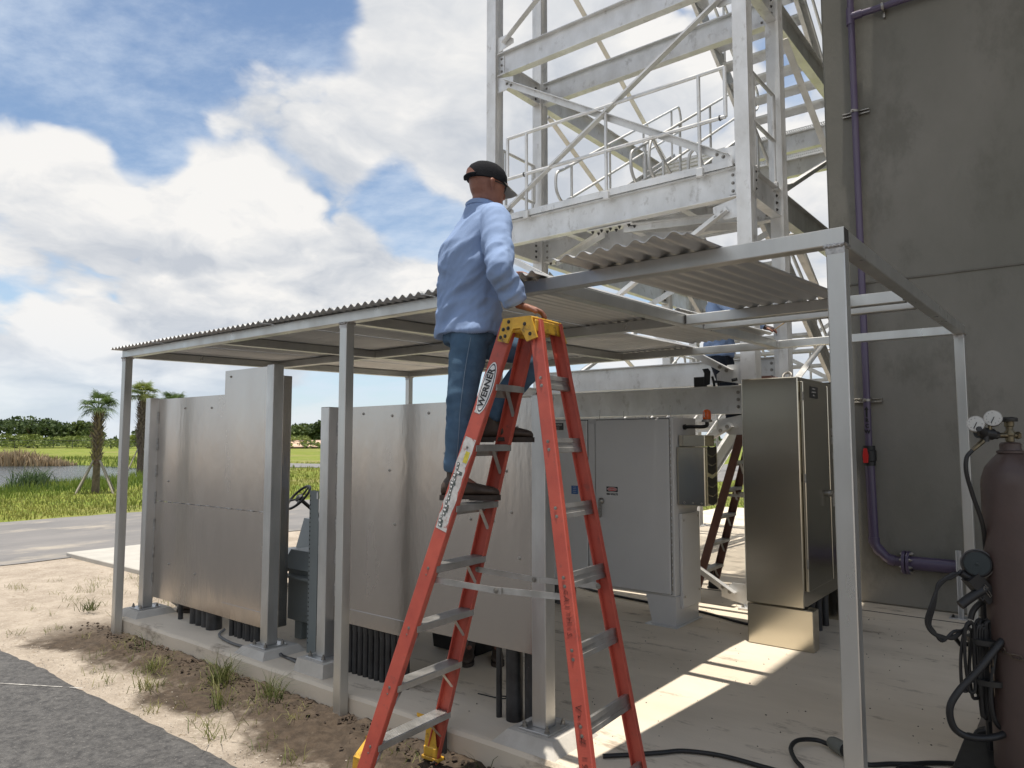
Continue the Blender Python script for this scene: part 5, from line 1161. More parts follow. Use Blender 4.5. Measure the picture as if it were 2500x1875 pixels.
mb = MB(); mb.prism([(-.036, -.03), (.030, -.03), (.038, -.01), (.038, .03), (-.036, .03)], gp(-.205, 1.0, .02), gp(-.115, .895, .02), sR, awv); mb.build('gun_body', BLACK, sg)
mb = MB(); mb.tube(bez([gp(-.15, .945, .0), gp(-.197, .919, .0), gp(-.235, .895, .0), gp(-.272, .868, .0)], 4), .021, 10); mb.build('grip', BLACK, sg)
mb = MB(); mb.tube([gp(-.19, .91, -.01), gp(-.175, .893, -.01), gp(-.168, .905, -.01)], .006, 6); mb.build('trigger', BLACK, sg)
mb = MB(); mb.tube([gp(-.168, .957, -.018), gp(-.158, .952, -.018), gp(-.135, .915, -.018), gp(-.142, .908, -.018), gp(-.170, .947, -.018), gp(-.168, .957, -.018)], .0018, 5); mb.tube([gp(-.165, .965, -.018), gp(-.150, .950, -.018)], .0022, 5); mb.build('gun_latch', BOLT, sg)
mb = MB(); mb.tube([gp(-.246, 1.012, .03), gp(-.225, .998, .03), gp(-.20, .985, .02)], .017, 10); mb.build('gun_neck', BLACK, sg)
# looped gun cables and hanging bundle
for k, (dx, dz) in enumerate(((0, 0), (.009, .005), (.016, -.010))):
    cable('gun_cable', [CA + upv * ZS + q for q in (gp(-.24, 1.012 - dz, .03), gp(-.285, 1.0 + dz, .03), gp(-.345, .945 + dx, .04), gp(-.385 + dx, .86, .04), gp(-.405 + dx, .785 + dz, .05), gp(-.385 + dx, .735, .05), gp(-.335, .708 + dz * 1.5, .05), gp(-.28, .715 - dz * 2, .05), gp(-.235, .742, .05), gp(-.19, .775, .06))], .0075, BLACK, label=('outermost', 'middle', 'innermost')[k] + ' black cable loop swinging out from the spool gun', cat='cable', group='gun cable loops')
bn = thing('cable_bundle', 'thick bundle of coiled black cables hanging beside the cylinder', 'cable bundle', loc=CA + upv * ZS); rs = random.Random(5)
for k in range(22):
    x = -.205 + .014 * (k % 11) + rs.uniform(-.006, .006); a = .02 + .014 * (k // 6); w = rs.uniform(.008, .026); hi = .785 + rs.uniform(-.03, .015); lo = rs.uniform(.33, .46)
    if k in (0, 11): lo = .47; x -= .028
    sw = rs.uniform(-.015, .015)
    pts = [gp(x + .015, hi, a), gp(x + .015 + w * .7, hi - .03, a), gp(x + w + sw * .5, (hi + lo) / 2, a), gp(x + w * .7 + sw, lo + .02, a), gp(x + sw, lo, a), gp(x - w * .7 + sw, lo + .02, a), gp(x - w + sw * .5, (hi + lo) / 2, a), gp(x - w * .4, hi - .03, a), gp(x + .013, hi, a)]
    mb = MB(); mb.tube(bez(pts, 6), .0075, 7); mb.build('cable_loop', BLACK, bn)
for zz in (.70, .52): mb = MB(); mb.lathe([(.075, -.012), (.082, -.012), (.082, .012), (.075, .012)], gp(-.13, zz, .04), n=18); mb.build('bundle_strap', DARKST, bn)
cable('hanging_cable', [CA + upv * ZS + q for q in (gp(-.115, .70, -.01), gp(-.15, .58, -.02), gp(-.165, .46, -.02), gp(-.155, .37, -.02), gp(-.12, .32, -.01), gp(-.06, .30, .0))], .0105, BLACK, n=10, label='medium black cable hanging in front of the coiled bundle', cat='cable')
cable('hose_arm', [CA + upv * ZS + q for q in (gp(-.19, .79, .06), gp(-.175, .83, .06), gp(-.14, .865, .06), gp(-.08, .89, .06))], .013, BLACK, n=10, label='short black hose rising from the bundle to the spool gun', cat='hose')
cable('thick_cable', [CA + upv * ZS + q for q in (gp(-.09, .725, -.02), gp(-.135, .705, -.05), gp(-.235, .60, -.06), gp(-.335, .50, -.06), gp(-.378, .425, -.06), gp(-.365, .345, -.06), gp(-.31, .305, -.06), gp(-.23, .292, -.05), gp(-.15, .298, -.04), gp(-.05, .315, 0))], .0155, BLACK, n=12, label='thick black welding cable looping out from beside the cylinder', cat='cable')
# extension lead on the floor with its connector
EXT = [(-2.05, 3.06, .0), (-1.90, 3.22, .09), (-1.83, 3.36, .155), (-1.80, 3.53, .165), (-1.73, 3.61, .165), (-1.60, 3.67, .165), (-1.48, 3.69, .165), (-1.32, 3.69, .165), (-1.20, 3.70, .165), (-1.17, 3.78, .166), (-1.225, 3.84, .18), (-1.275, 3.94, .19), (-1.275, 4.06, .19), (-1.21, 4.15, .18), (-1.135, 4.15, .172)]
cable('extension_lead', [(-2.02, 3.30, .165), (-1.90, 3.42, .165)] + EXT[3:], .0115, BLACK, n=10, label='black extension lead curving over the slab to the grey connector', cat='cable')
cable('extension_lead', [(-.985, 4.03, .18), (-.93, 4.04, .165), (-.85, 4.12, .163), (-.76, 4.19, .163), (-.69, 4.26, .163), (-.6, 4.32, .164), (-.5, 4.34, .17), (-.36, 4.36, .2)], .0115, BLACK, n=10, label='black lead running from the grey connector to the welding cart', cat='cable')
cable('extension_lead', [(-.80, 3.98, .163), (-.79, 4.07, .178), (-.70, 4.16, .168), (-.60, 4.17, .164), (-.48, 4.12, .165), (-.40, 4.02, .17)], .0105, BLACK, n=10, label='second black lead bending on the slab in front of the cylinder', cat='cable')
pg = thing('cable_connector', 'grey and black inline cable connector lying on the slab', 'connector', loc=(-1.06, 4.09, .193)); d = Vector((.16, -.115, 0)).normalized()
mb = MB(); mb.lathe([(.012, -.095), (.026, -.09), (.034, -.07), (.036, -.02), (.036, .012), (.03, .014)], (0, 0, 0), d, 18); mb.build('connector_body', mat('connector_grey', (.16, .165, .145), .6, 0, var=.15, vscale=20), pg)
mb = MB(); mb.lathe([(.030, .014), (.030, .05), (.026, .052), (.026, .075), (.031, .077), (.031, .10), (.016, .115)], (0, 0, 0), d, 16); mb.build('connector_cap', BLACK, pg)
kn = thing('cable_gland', 'dark threaded cable gland lying on the slab at the bottom right', 'gland', loc=(-.40, 4.0, .20)); d = Vector((.9, .35, .05)).normalized()
mb = MB(); mb.lathe([(.02, -.09), (.034, -.085), (.034, -.04), (.028, -.038), (.028, .0), (.036, .002), (.036, .06), (.02, .07)], (0, 0, 0), d, 18); mb.build('gland_body', DARKST, kn)
# ------------------------------------------------------------------ step ladders
def ladder(name, label, F, T, Rb, a, wf, wt, wr, wrt, RM, capm, footm, detail=True):
    t = thing(name, label, 'step ladder', loc=F); O = Vector(F)
    F, T, Rb = Vector(F) - O, Vector(T) - O, Vector(Rb) - O
    w = Vector((math.sin(a), math.cos(a), 0)); nm = Vector((math.cos(a), -math.sin(a), 0)); sep = .075
    TF, TR_ = T - nm * sep, T + nm * sep
    out = {'t': t, 'w': w, 'nm': nm, 'F': F, 'TF': TF, 'R': Rb, 'TR': TR_}
    def rail(p0, p1, side, dep, ind, nme):
        d = (p1 - p0).normalized(); inw = w * -side; inw = (inw - d * inw.dot(d)).normalized(); n_ = d.cross(inw).normalized()
        if n_.dot(nm) < 0: n_ = -n_
        th = .006; D = dep / 2
        poly = [(-D, 0), (D, 0), (D, ind), (D - th, ind), (D - th, th), (-D + th, th), (-D + th, ind), (-D, ind)]
        b = .004; poly = [(-D + b, 0), (D - b, 0), (D, b), (D, ind), (D - th, ind), (D - th, th), (-D + th, th), (-D + th, ind), (-D, ind), (-D, b)]
        s_ = n_.cross(inw).dot(d); P = poly if s_ > 0 else poly[::-1]
        mb = MB(); mb.prism(P, p0, p1, n_, inw); return mb.build(nme, RM, t), d, n_, inw
    rails = {}
    for side in (-1, 1):
        rails[('f', side)] = rail(F + w * side * wf / 2, TF + w * side * wt / 2, side, .082, .030, 'front_rail')
        rails[('r', side)] = rail(Rb + w * side * wr / 2, TR_ + w * side * wrt / 2, side, .066, .028, 'rear_rail')
    out['rails'] = rails
    for k in range(1, 8):
        f = k / 8; c = F.lerp(TF, f); hw = (wf + (wt - wf) * f) / 2 - .008; z = Vector((0, 0, 1))
        mb = MB(); M = Matrix((nm, w, z)).transposed().to_4x4(); M.translation = c
        mb.box((-.045, -hw, -.006), (.045, hw, .0), 0, M)
        for x in (-.045, .041): mb.box((x, -hw, -.055 if x < 0 else -.03), (x + .004, hw, -.0062), 0, M)
        for j in range(7): x = -.036 + .012 * j; mb.box((x - .002, -hw, .0), (x + .002, hw, .0025), 0, M)
        st = mb.build('step', STEP, t)
        for side in (-1, 1):
            mb = MB(); mb.prism([(-.011, -.0015), (.011, -.0015), (.011, .0015), (-.011, .0015)], c + w * side * hw * .52 - nm * .02 - z * .02, c + w * side * (hw - .002) - nm * .02 - z * .145 + (F - TF).normalized() * .0, nm, w.cross(nm) * 1.0); mb.build('step_brace', STEP, st)
        if detail:
            rf = rails[('f', -1)]
            for dz in (-.012, -.045): bolt(F.lerp(TF, f + dz / 2.4) - w * (hw + .009), -w, .0055, .003, st, BOLT, 'rivet')
    for k in range(1, 8):
        f = k / 8; c = Rb.lerp(TR_, f); hw = (wr + (wrt - wr) * f) / 2 - .006; d = (TR_ - Rb).normalized()
        mb = MB(); u = d; n_ = w.cross(d)
        P = [(-.032, -.010), (.032, -.010), (.032, .010), (.012, .010), (.010, .007), (-.010, .007), (-.012, .010), (-.032, .010)]
        mb.prism(P, c - w * hw, c + w * hw, u, n_); rr = mb.build('rear_rung', STEP, t)
        if detail:
            for s_ in (-.018, .018): bolt(c - w * (hw + .007) + u * s_, -w, .0055, .003, rr, BOLT, 'rivet')
    # spreaders
    for side in (-1, 1):
        a0 = F.lerp(TF, .47) + w * side * ((wf + (wt - wf) * .47) / 2 - .035) + nm * .03; b0 = Rb.lerp(TR_, .47) + w * side * ((wr + (wrt - wr) * .47) / 2 - .035) - nm * .02
        md = a0.lerp(b0, .5) + Vector((0, 0, -.012))
        for p, q in ((a0, md + nm * .03), (md - nm * .03 + w * .005, b0)):
            d = (q - p).normalized(); mb = MB(); mb.prism([(-.014, -.0018), (.014, -.0018), (.014, .0018), (-.014, .0018)], p, q, Vector((0, 0, 1)), w); sp_ = mb.build('spreader', STEP, t)
        for p in (a0, md, b0): bolt(p - w * .004, -w, .009, .006, sp_, BOLT)
    # cap
    M = Matrix((nm, w, Vector((0, 0, 1)))).transposed().to_4x4(); M.translation = T
    hw = wt / 2 + .022
    mb = MB(); prof = [(-.075, .0), (-.085, -.01), (-.118, -.115), (-.105, -.12), (-.05, -.045), (.05, -.045), (.105, -.12), (.118, -.115), (.085, -.01), (.075, .0)]
    def side_plate(y0, y1):
        P = [(-.078, .018), (.078, .018), (.112, -.085), (.055, -.10), (.02, -.035), (-.02, -.035), (-.055, -.10), (-.112, -.085)]
        vs = [M @ Vector((x, y0, z)) for x, z in P] + [M @ Vector((x, y1, z)) for x, z in P]; n = len(P)
        fs = [(i, n + i, n + (i + 1) % n, (i + 1) % n) for i in range(n)]; mb.add(vs, fs); mb.add(vs[:n], [tuple(range(n))]); mb.add(vs[n:], [tuple(range(n - 1, -1, -1))])
    side_plate(-hw - .012, -hw); side_plate(hw, hw + .012)
    mb.box((-.078, -hw, .002), (.078, hw, .020), .006, M)
    mb.box((-.100, -hw, -.055), (-.088, hw, .0), .004, M); mb.box((.088, -hw, -.055), (.100, hw, .0), .004, M)
    mb.box((-.04, -hw, -.05), (.04, hw, .0035), .006, M)
    for y in (-hw * .5, 0, hw * .5): mb.box((-.07, y - .004, .020), (.07, y + .004, .024), .001, M)
    cpo = mb.build('top_cap', capm, t)
    if detail:
        for x, z in ((-.092, -.070), (-.066, -.066), (-.076, -.034), (-.048, -.030), (.045, -.018), (.075, -.066), (-.045, .0)): bolt(M @ Vector((x, -hw - .012, z)), -w, .0065, .004, cpo, DBOLT, 'rivet')
    for base, ww in ((F, wf), (Rb, wr)):
        for side in (-1, 1):
            c = base + w * side * (ww / 2 - .012); mb = MB(); Mf = Matrix((nm, w, Vector((0, 0, 1)))).transposed().to_4x4(); Mf.translation = c
            mb.box((-.062, -.028, .002), (.062, .028, .022), .004, Mf); mb.box((-.05, -.026, .022), (.05, .020, .075), .006, Mf)
            s_ = -side; mb.add([Mf @ Vector(v) for v in ((-.045, s_ * .02, .07), (.045, s_ * .02, .07), (.03, s_ * .02, .20), (-.03, s_ * .02, .20), (-.03, s_ * .10, .255), (.03, s_ * .10, .255), (.03, s_ * .10, .275), (-.03, s_ * .10, .275))], [(0, 1, 2, 3), (3, 2, 5, 4), (4, 5, 6, 7)])
            ft = mb.build('foot', footm, t)
    return out
LF, LT, LR = (-2.885, 2.67, .03), (-2.05, 2.745, 2.335), (-1.565, 2.755, .03)
ld = ladder('step_ladder', 'tall red fibreglass step ladder with yellow cap in the foreground', LF, LT, LR, -.055, .60, .20, .50, .20, RED, YEL, YEL)
# stickers and handwriting on the near rails
def on_rail(key, f, off, up=0.0):
    o, d, n_, inw = ld['rails'][key]; w = ld['w']
    p = (ld['F'] - w * .30).lerp(ld['TF'] - w * .10, f) if key[0] == 'f' else (ld['R'] - w * .25).lerp(ld['TR'] - w * .10, f)
    return p + n_ * off, d, n_, -inw
def sticker(key, f0, f1, o0, o1, m, nm, lift=.0008, ragged=0.0, seed=1):
    rs = random.Random(seed); P = []; a, d, n_, q = on_rail(key, 0, 0); n = 14
    for k in range(n + 1): p, d, n_, q = on_rail(key, f0 + (f1 - f0) * k / n, o0 + rs.uniform(0, ragged)); P.append(p + q * lift)
    for k in range(n, -1, -1): p, d, n_, q = on_rail(key, f0 + (f1 - f0) * k / n, o1 - rs.uniform(0, ragged)); P.append(p + q * lift)
    mb = MB(); mb.add(P, [tuple(range(len(P)))]); return mb.build(nm, m, ld['t'])
def oval(key, f, off, rl, rw, m, nm, lift):
    p, d, n_, q = on_rail(key, f, off); mb = MB(); mb.add([p + q * lift + d * rl * math.cos(t) + n_ * rw * math.sin(t) for t in [6.283 * k / 36 for k in range(36)]], [tuple(range(36))]); return mb.build(nm, m, ld['t'])
PAPER = mat('worn_sticker', (.58, .57, .55), .6, 0, col2=(.40, .38, .36), vscale=30, spots=(18, .58, .64, (.30, .09, .07), .9))
sticker(('f', -1), .815, .86, -.028, .012, PAPER, 'torn_sticker', .0008, .012, 4)
oval(('f', -1), .868, 0, .128, .036, WHITE, 'maker_sticker', .0012); oval(('f', -1), .868, 0, .120, .031, mat('navy_print', (.02, .03, .06), .5), 'maker_border', .0018); oval(('f', -1), .868, 0, .113, .0265, WHITE, 'maker_field', .0024)
p, d, n_, q = on_rail(('f', -1), .868, 0); text('maker_lettering', 'WERNER', .047, p + q * .0034, d, -n_ if d.cross(-n_).dot(q) > 0 else n_, LABEL_BLK, ld['t'], bold=.0012)
sticker(('f', -1), .575, .765, -.038, .038, PAPER, 'safety_sticker', .0008, .012, 9)
sticker(('f', -1), .715, .738, -.002, .028, mat('yellow_print', (.62, .52, .06), .6, 0, var=.3, vscale=60), 'caution_panel', .0016, .004, 3)
rs = random.Random(12); DGN = mat('dark_green_print', (.04, .055, .05), .6, 0, col2=(.10, .11, .10), vscale=50)
for k in range(17):
    f = .580 + k * .0078; wd = rs.uniform(.016, .04); o0 = -.034 + rs.uniform(0, .016)
    sticker(('f', -1), f, f + .0070, o0, o0 + wd, DGN, 'instruction_print', .0016, .004, k)
    sticker(('f', -1), f + .0016, f + .0054, o0 + .004, o0 + .004 + wd * .45, WHITE, 'pictogram', .0024, .002, k + 40)
INK = mat('marker_ink', (.06, .018, .015), .6)
def write(key, f, s_, size, off=0, flip=False):
    p, d, n_, q = on_rail(key, f, off); x = -d
    y = n_ if x.cross(n_).dot(q) > 0 else -n_
    
    for k, ch_ in enumerate(s_):
        if ch_ == ' ': continue
        jr = random.Random(k * 7 + len(s_)); a_ = jr.uniform(-.22, .22); xx = x * math.cos(a_) + y * math.sin(a_); yy = y * math.cos(a_) - x * math.sin(a_)
        text('handwriting', ch_, size * jr.uniform(.85, 1.2), p + q * .0012 + x * (k - len(s_) / 2) * size * .78 + y * jr.uniform(-.004, .004), xx, yy, INK, ld['t'], bold=-.0012)
write(('r', -1), .44, 'GAITHIS', .036); write(('r', -1), .235, 'Van # 19', .040)
bl_ = ladder('step_ladder', 'old brown fibreglass step ladder standing behind the white cabinet', (-3.30, 7.50, ZS), (-2.55, 7.50, 2.42), (-1.98, 7.50, ZS), -.03, .56, .27, .46, .26, BROWN, BROWN, BLACK, False)

# ------------------------------------------------------------------ people
SKIN = mat('skin', (.29, .130, .085), .52, 0, col2=(.20, .078, .052), vscale=11, bump=.25, bscale=90, local=True, detail=8)
SHIRT = mat('blue_shirt', (.27, .365, .565), .85, 0, col2=(.24, .33, .52), vscale=5, bump=.12, bscale=260, spec=.2)
JEANS = mat('blue_jeans', (.095, .165, .245), .9, 0, col2=(.055, .10, .165), vscale=7, bump=.25, bscale=320, spec=.2, spots=(5, .52, .72, (.13, .20, .275), .6))
DKJEANS = mat('dark_jeans', (.014, .02, .035), .9, 0, var=.3, vscale=8, bump=.2, bscale=300)
LEATH = mat('brown_boot_leather', (.042, .027, .019), .55, 0, col2=(.075, .05, .036), vscale=14, bump=.2, bscale=60)
SOLE = mat('boot_sole', (.05, .036, .028), .75, 0, var=.3, vscale=20)
CAPM = mat('cap_mesh', (.008, .009, .011), .9, 0, col2=(.02, .02, .024), spec=.15, vscale=220, bump=.4, bscale=260, local=True)
CAPB = mat('cap_brim_under', (.16, .16, .15), .8)
def loft(mb, secs, n=22):
    rings = []
    for c, ux, uy in secs: c, ux, uy = Vector(c), Vector(ux), Vector(uy); rings.append([c + ux * math.cos(6.28318 * k / n) + uy * math.sin(6.28318 * k / n) for k in range(n)])
    vs = [v for r in rings for v in r]; m = len(rings)
    mb.add(vs, [(i * n + k, i * n + (k + 1) % n, (i + 1) * n + (k + 1) % n, (i + 1) * n + k) for i in range(m - 1) for k in range(n)], True)
    mb.add(rings[0], [tuple(range(n - 1, -1, -1))], True); mb.add(rings[-1], [tuple(range(n))], True)
def limb(mb, pts, rs, n=16, seg=5):
    P = bez(pts, seg); m = len(pts) - 1; rr = []
    for i in range(len(P)): f = i / seg; k = min(int(f), m - 1); t = f - k; rr.append(rs[k] * (1 - t) + rs[k + 1] * t)
    mb.tube(P, 0, n, rs=rr)
def remesh(mb, name, m, voxel, parent=None, smooth=6, disp=None, **kw):
    o = mb.build(name + '_tmp', m)
    bm = bmesh.new(); bm.from_mesh(o.data); bmesh.ops.recalc_face_normals(bm, faces=bm.faces); bm.to_mesh(o.data); bm.free()
    r = o.modifiers.new('r', 'REMESH'); r.mode = 'VOXEL'; r.voxel_size = voxel; r.use_smooth_shade = True
    s_ = o.modifiers.new('s', 'SMOOTH'); s_.iterations = smooth; s_.factor = .5
    dg = bpy.context.evaluated_depsgraph_get(); me = bpy.data.meshes.new_from_object(o.evaluated_get(dg)); me.name = name
    bpy.data.objects.remove(o)
    if disp:
        nv = [v.normal.copy() for v in me.vertices]
        for v, nn in zip(me.vertices, nv): v.co += nn * disp(v.co)
    me.polygons.foreach_set('use_smooth', [True] * len(me.polygons)); me.update()
    return ob(name, me, parent, **kw)
def folds(amp, sc, dirv, seed=0, stretch=.28):
    dv = Vector(dirv).normalized()
    def f(p):
        q = p - dv * p.dot(dv) * (1 - stretch); a = noise.noise(q * sc + Vector((seed, 0, 0))); b = noise.noise(q * sc * 2.3 + Vector((seed, 5, 0)))
        return amp * ((1 - 2 * abs(a)) * .8 + .45 * b - .25)
    return f
def hand_to(mb, wr, kn, nrm, r=.018, curl=.6, side=1):
    """palm from wrist towards kn (knuckle centre), back of hand = nrm; five bent fingers"""
    wr, kn, nrm = Vector(wr), Vector(kn), Vector(nrm).normalized(); d = (kn - wr).normalized(); s_ = d.cross(nrm).normalized() * side; nrm = s_.cross(d).normalized() * side
    L = (kn - wr).length
    loft(mb, [(wr, s_ * .026, nrm * .019), (wr + d * L * .4, s_ * .036, nrm * .017), (wr + d * L * .8, s_ * .042, nrm * .015), (kn, s_ * .040, nrm * .012)], 14)
    for k, (o, ln) in enumerate(((-.037, .068), (-.0125, .078), (.0125, .074), (.036, .060))):
        b = kn - d * .012 + s_ * o; c1 = b + d * ln * .45 - nrm * ln * .10 * curl; c2 = c1 + d * ln * .25 - nrm * ln * .32 * curl; c3 = c2 + d * ln * .06 - nrm * ln * .34 * curl
        mb.tube(bez([b, c1, c2, c3], 4), 0, 8, rs=[.0092] * 5 + [.0084] * 4 + [.0078] * 3 + [.006])
    b = wr + d * L * .35 - s_ * .032; t1 = b + d * .035 - s_ * .028 - nrm * .006; t2 = t1 + d * .035 - s_ * .004 - nrm * .012
    mb.tube(bez([b, t1, t2], 4), 0, 8, rs=[.014] * 4 + [.0115] * 4 + [.008])
def boot(p, heel, toe, ank, par):
    """ankle boot: heel and toe points at sole level"""
    heel, toe, ank = Vector(heel), Vector(toe), Vector(ank); f = (toe - heel).normalized(); s_ = f.cross(Vector((0, 0, 1))).normalized(); u = Vector((0, 0, 1)); L = (toe - heel).length
    mb = MB(); secs = []
    for t, wd, h in ((.02, .028, .055), (.08, .036, .085), (.22, .037, .10), (.38, .037, .088), (.55, .043, .068), (.72, .047, .055), (.88, .042, .045), (.97, .026, .034), (1.0, .010, .022)):
        secs.append((heel + f * L * t + u * (.022 + h * .5), s_ * wd, u * h * .5))
    loft(mb, secs, 18)
    an = ank; loft(mb, [(heel + f * L * .20 + u * .06, s_ * .038, f * .058), (heel.lerp(an, .6) + f * L * .13 + u * .02, s_ * .040, f * .052), (an + u * .02, s_ * .044, f * .050), (an + u * .10, s_ * .048, f * .054)], 18)
    b = remesh(mb, 'boot', LEATH, .007, par, 5)
    mb = MB(); ol = []
    for t, wd in ((0, .020), (.03, .031), (.12, .038), (.3, .036), (.5, .040), (.7, .050), (.88, .046), (.97, .030), (1.02, .008)): ol.append((t, wd))
    poly = [(L * t, w_) for t, w_ in ol] + [(L * t, -w_) for t, w_ in ol[::-1]]
    mb.prism(poly, heel + u * .006, heel + u * .026, f, s_); mb.prism([(L * t, w_) for t, w_ in ol[:4]] + [(L * t, -w_) for t, w_ in ol[3::-1]], heel - u * .0, heel + u * .007, f, s_)
    mb.prism([(L * t, w_) for t, w_ in ol[4:]] + [(L * t, -w_) for t, w_ in ol[:3:-1]], heel - u * .0, heel + u * .007, f, s_)
    mb.build('sole', SOLE, b); return b
def head(mb, c, fw, up=(0, 0, 1), s=1.0):
    c, fw, up = Vector(c), Vector(fw).normalized(), Vector(up); rt = fw.cross(up).normalized(); up = rt.cross(fw)
    for_ = [(-.118, .026, .030, .058), (-.108, .042, .048, .045), (-.09, .052, .066, .030), (-.06, .062, .082, .012), (-.03, .068, .092, .004), (0, .073, .098, 0), (.03, .075, .101, -.003), (.06, .072, .098, -.006), (.09, .060, .082, -.008), (.108, .042, .056, -.008), (.118, .018, .022, -.008)]
    loft(mb, [(c + up * z * s + fw * o * s, rt * w_ * s, fw * d_ * s) for z, w_, d_, o in for_], 24)
    loft(mb, [(c + fw * .092 * s + up * .022 * s, rt * .008, up * .006), (c + fw * .108 * s - up * .012 * s, rt * .013, up * .012), (c + fw * .112 * s - up * .026 * s, rt * .015, up * .010), (c + fw * .094 * s - up * .036 * s, rt * .012, up * .006)], 10)
    loft(mb, [(c + fw * .088 * s + up * .036 * s - rt * .05, up * .007, fw * .008), (c + fw * .100 * s + up * .034 * s, up * .009, fw * .009), (c + fw * .088 * s + up * .036 * s + rt * .05, up * .007, fw * .008)], 10)
    loft(mb, [(c + fw * .082 * s - up * .062 * s - rt * .026, up * .004, fw * .006), (c + fw * .097 * s - up * .060 * s, up * .011, fw * .008), (c + fw * .082 * s - up * .062 * s + rt * .026, up * .004, fw * .006)], 10)
    for sd in (-1, 1):
        e = c + rt * sd * .072 * s - fw * .012 * s - up * .004 * s; o_ = (rt * sd * .7 - fw * .55).normalized()
        loft(mb, [(e - up * .030 * s, o_ * .010, fw * .008), (e - up * .014 * s + o_ * .010, o_ * .014, fw * .012), (e + up * .012 * s + o_ * .014, o_ * .015, fw * .017), (e + up * .028 * s + o_ * .008, o_ * .009, fw * .011)], 12)
    return rt, up
def person(label, J, fT, fH, jeans=JEANS, shirt=SHIRT, skin=True, hair=None, cap=False, gloves=False, detail=1.0, name='person', hem=.30):
    """J: joints in world space. One continuous body; clothing as children."""
    O = Vector(J['pelvis']) * 1.0; O.z = min(J['rheel'][2], J['lheel'][2])
    J = {k: Vector(v) - O for k, v in J.items()}; fT = Vector(fT).normalized(); u = Vector((0, 0, 1)); rT = fT.cross(u).normalized(); fH = Vector(fH).normalized()
    px = .0085 / detail
    mb = MB(); head(mb, J['head'], fH); fh2 = Vector((fH.x, fH.y, 0)).normalized(); hr = fh2.cross(u)
    loft(mb, [(J['neck'] - u * .04, rT * .075, fT * .075), (J['neck'] + u * .02, hr * .060, fh2 * .064), (J['head'] - u * .075 - fh2 * .018, hr * .056, fh2 * .062), (J['head'] - u * .03 - fh2 * .015, hr * .055, fh2 * .06)], 18)
    sp = J['chest']; pv = J['pelvis']
    loft(mb, [(pv - u * .06, rT * .12, fT * .085), (pv + u * .08, rT * .13, fT * .095), (sp - u * .05, rT * .135, fT * .095), (sp + u * .10, rT * .14, fT * .09), (J['neck'] - u * .05, rT * .10, fT * .07)], 18)
    for s_ in 'rl':
        limb(mb, [J['neck'].lerp(J[s_ + 'sh'], .4) - u * .03, J[s_ + 'sh'], J[s_ + 'el'], J[s_ + 'wr']], [.05, .045, .036, .026]); limb(mb, [pv, J[s_ + 'hip'], J[s_ + 'kn'], J[s_ + 'an']], [.07, .07, .048, .035])
        hand_to(mb, J[s_ + 'wr'], J[s_ + 'hand'], J.get(s_ + 'hn', O + u) if False else (J[s_ + 'hn'] + O), side=-1 if s_ == 'r' else 1)
    for s_ in 'rl': limb(mb, [J[s_ + 'an'], J[s_ + 'an'].lerp(J[s_ + 'toe'], .5)], [.03, .02])
    body = remesh(mb, name, SKIN, .005 if cap else .007, None, 2, label=label, cat='person', loc=O)
    # shirt
    mb = MB(); w0 = pv - u * .055
    loft(mb, [(w0 - fT * .005, rT * .190, fT * .150), (w0 + u * .06, rT * .184, fT * .146), (pv + u * .14, rT * .176, fT * .140), (sp - u * .02, rT * .180, fT * .134), (sp + u * .09, rT * .188, fT * .128), (J['neck'] - u * .095, rT * .186, fT * .110), (J['neck'] - u * .045, rT * .125, fT * .085), (J['neck'] + u * .005, rT * .082, fT * .078)], 26)
    for s_ in 'rl':
        sh, el, wr = J[s_ + 'sh'], J[s_ + 'el'], J[s_ + 'wr']
        limb(mb, [sh.lerp(J['neck'], .45) - u * .02, sh, sh.lerp(el, .5), el, el.lerp(wr, .5), wr + (el - wr).normalized() * .015], [.062, .080, .070, .062, .054, .046], 18)
    f_a = folds(.015, 6.5, (.62, .2, .75), 3, .10); f_b = folds(.012, 12, (.8, .3, .45), 7, .12); f_c = folds(.005, 24, (.5, .4, .75), 11, .2)
    def dsp(p):
        k = .35 + .65 * sst(sp.z + .16 - p.z, 0, .22); k = max(k, .9 * max(math.exp(-((p - J[s + 'el']).length / .14) ** 2) for s in 'rl'))
        return k * (f_a(p) + f_b(p) + f_c(p)) + .002
    so = remesh(mb, 'shirt', shirt, px * .8, body, 3, dsp)
    mb = MB(); c = J['neck']  # collar
    cl = [(c + rT * math.cos(t) * .072 + fT * math.sin(t) * .068 + u * (.022 - .012 * math.sin(t))) for t in [6.283 * k / 20 for k in range(20)]]
    mb.tube([p_ - u * .018 for p_ in cl], .017, 7, True); mb.build('collar', shirt, so)
    for s_ in 'rl':
        el, wr = J[s_ + 'el'], J[s_ + 'wr']; d = (wr - el).normalized(); mb = MB(); mb.lathe([(.040, -.07), (.049, -.07), (.049, -.005), (.044, -.002), (.040, -.004)], wr, d, 18); mb.build('cuff', shirt, so)
    # trousers
    mb = MB()
    loft(mb, [(pv - u * .10, rT * .150, fT * .118), (pv - u * .045, rT * .160, fT * .120), (pv + u * .01, rT * .142, fT * .104), (pv + u * .06, rT * .125, fT * .09)], 24)
    for s_ in 'rl':
        h, k, a = J[s_ + 'hip'], J[s_ + 'kn'], J[s_ + 'an']
        limb(mb, [pv.lerp(h, .5) + u * .02, h - u * .02, h.lerp(k, .5), k, k.lerp(a, .4), a + u * .03], [.10, .102, .086, .067, .066, .056], 18)
    f1 = folds(.008, 10, (1, .6, .1), 8, .35); f2 = folds(.016, 13, (1, .5, 0), 2, .2)
    kz = [J[s + 'kn'] for s in 'rl'] + [J[s + 'an'] for s in 'rl']
    def dj(p): return f1(p) + f2(p) * max(math.exp(-((p - q).length / .11) ** 2) for q in kz)
    remesh(mb, 'trousers', jeans, px, body, 3, dj)
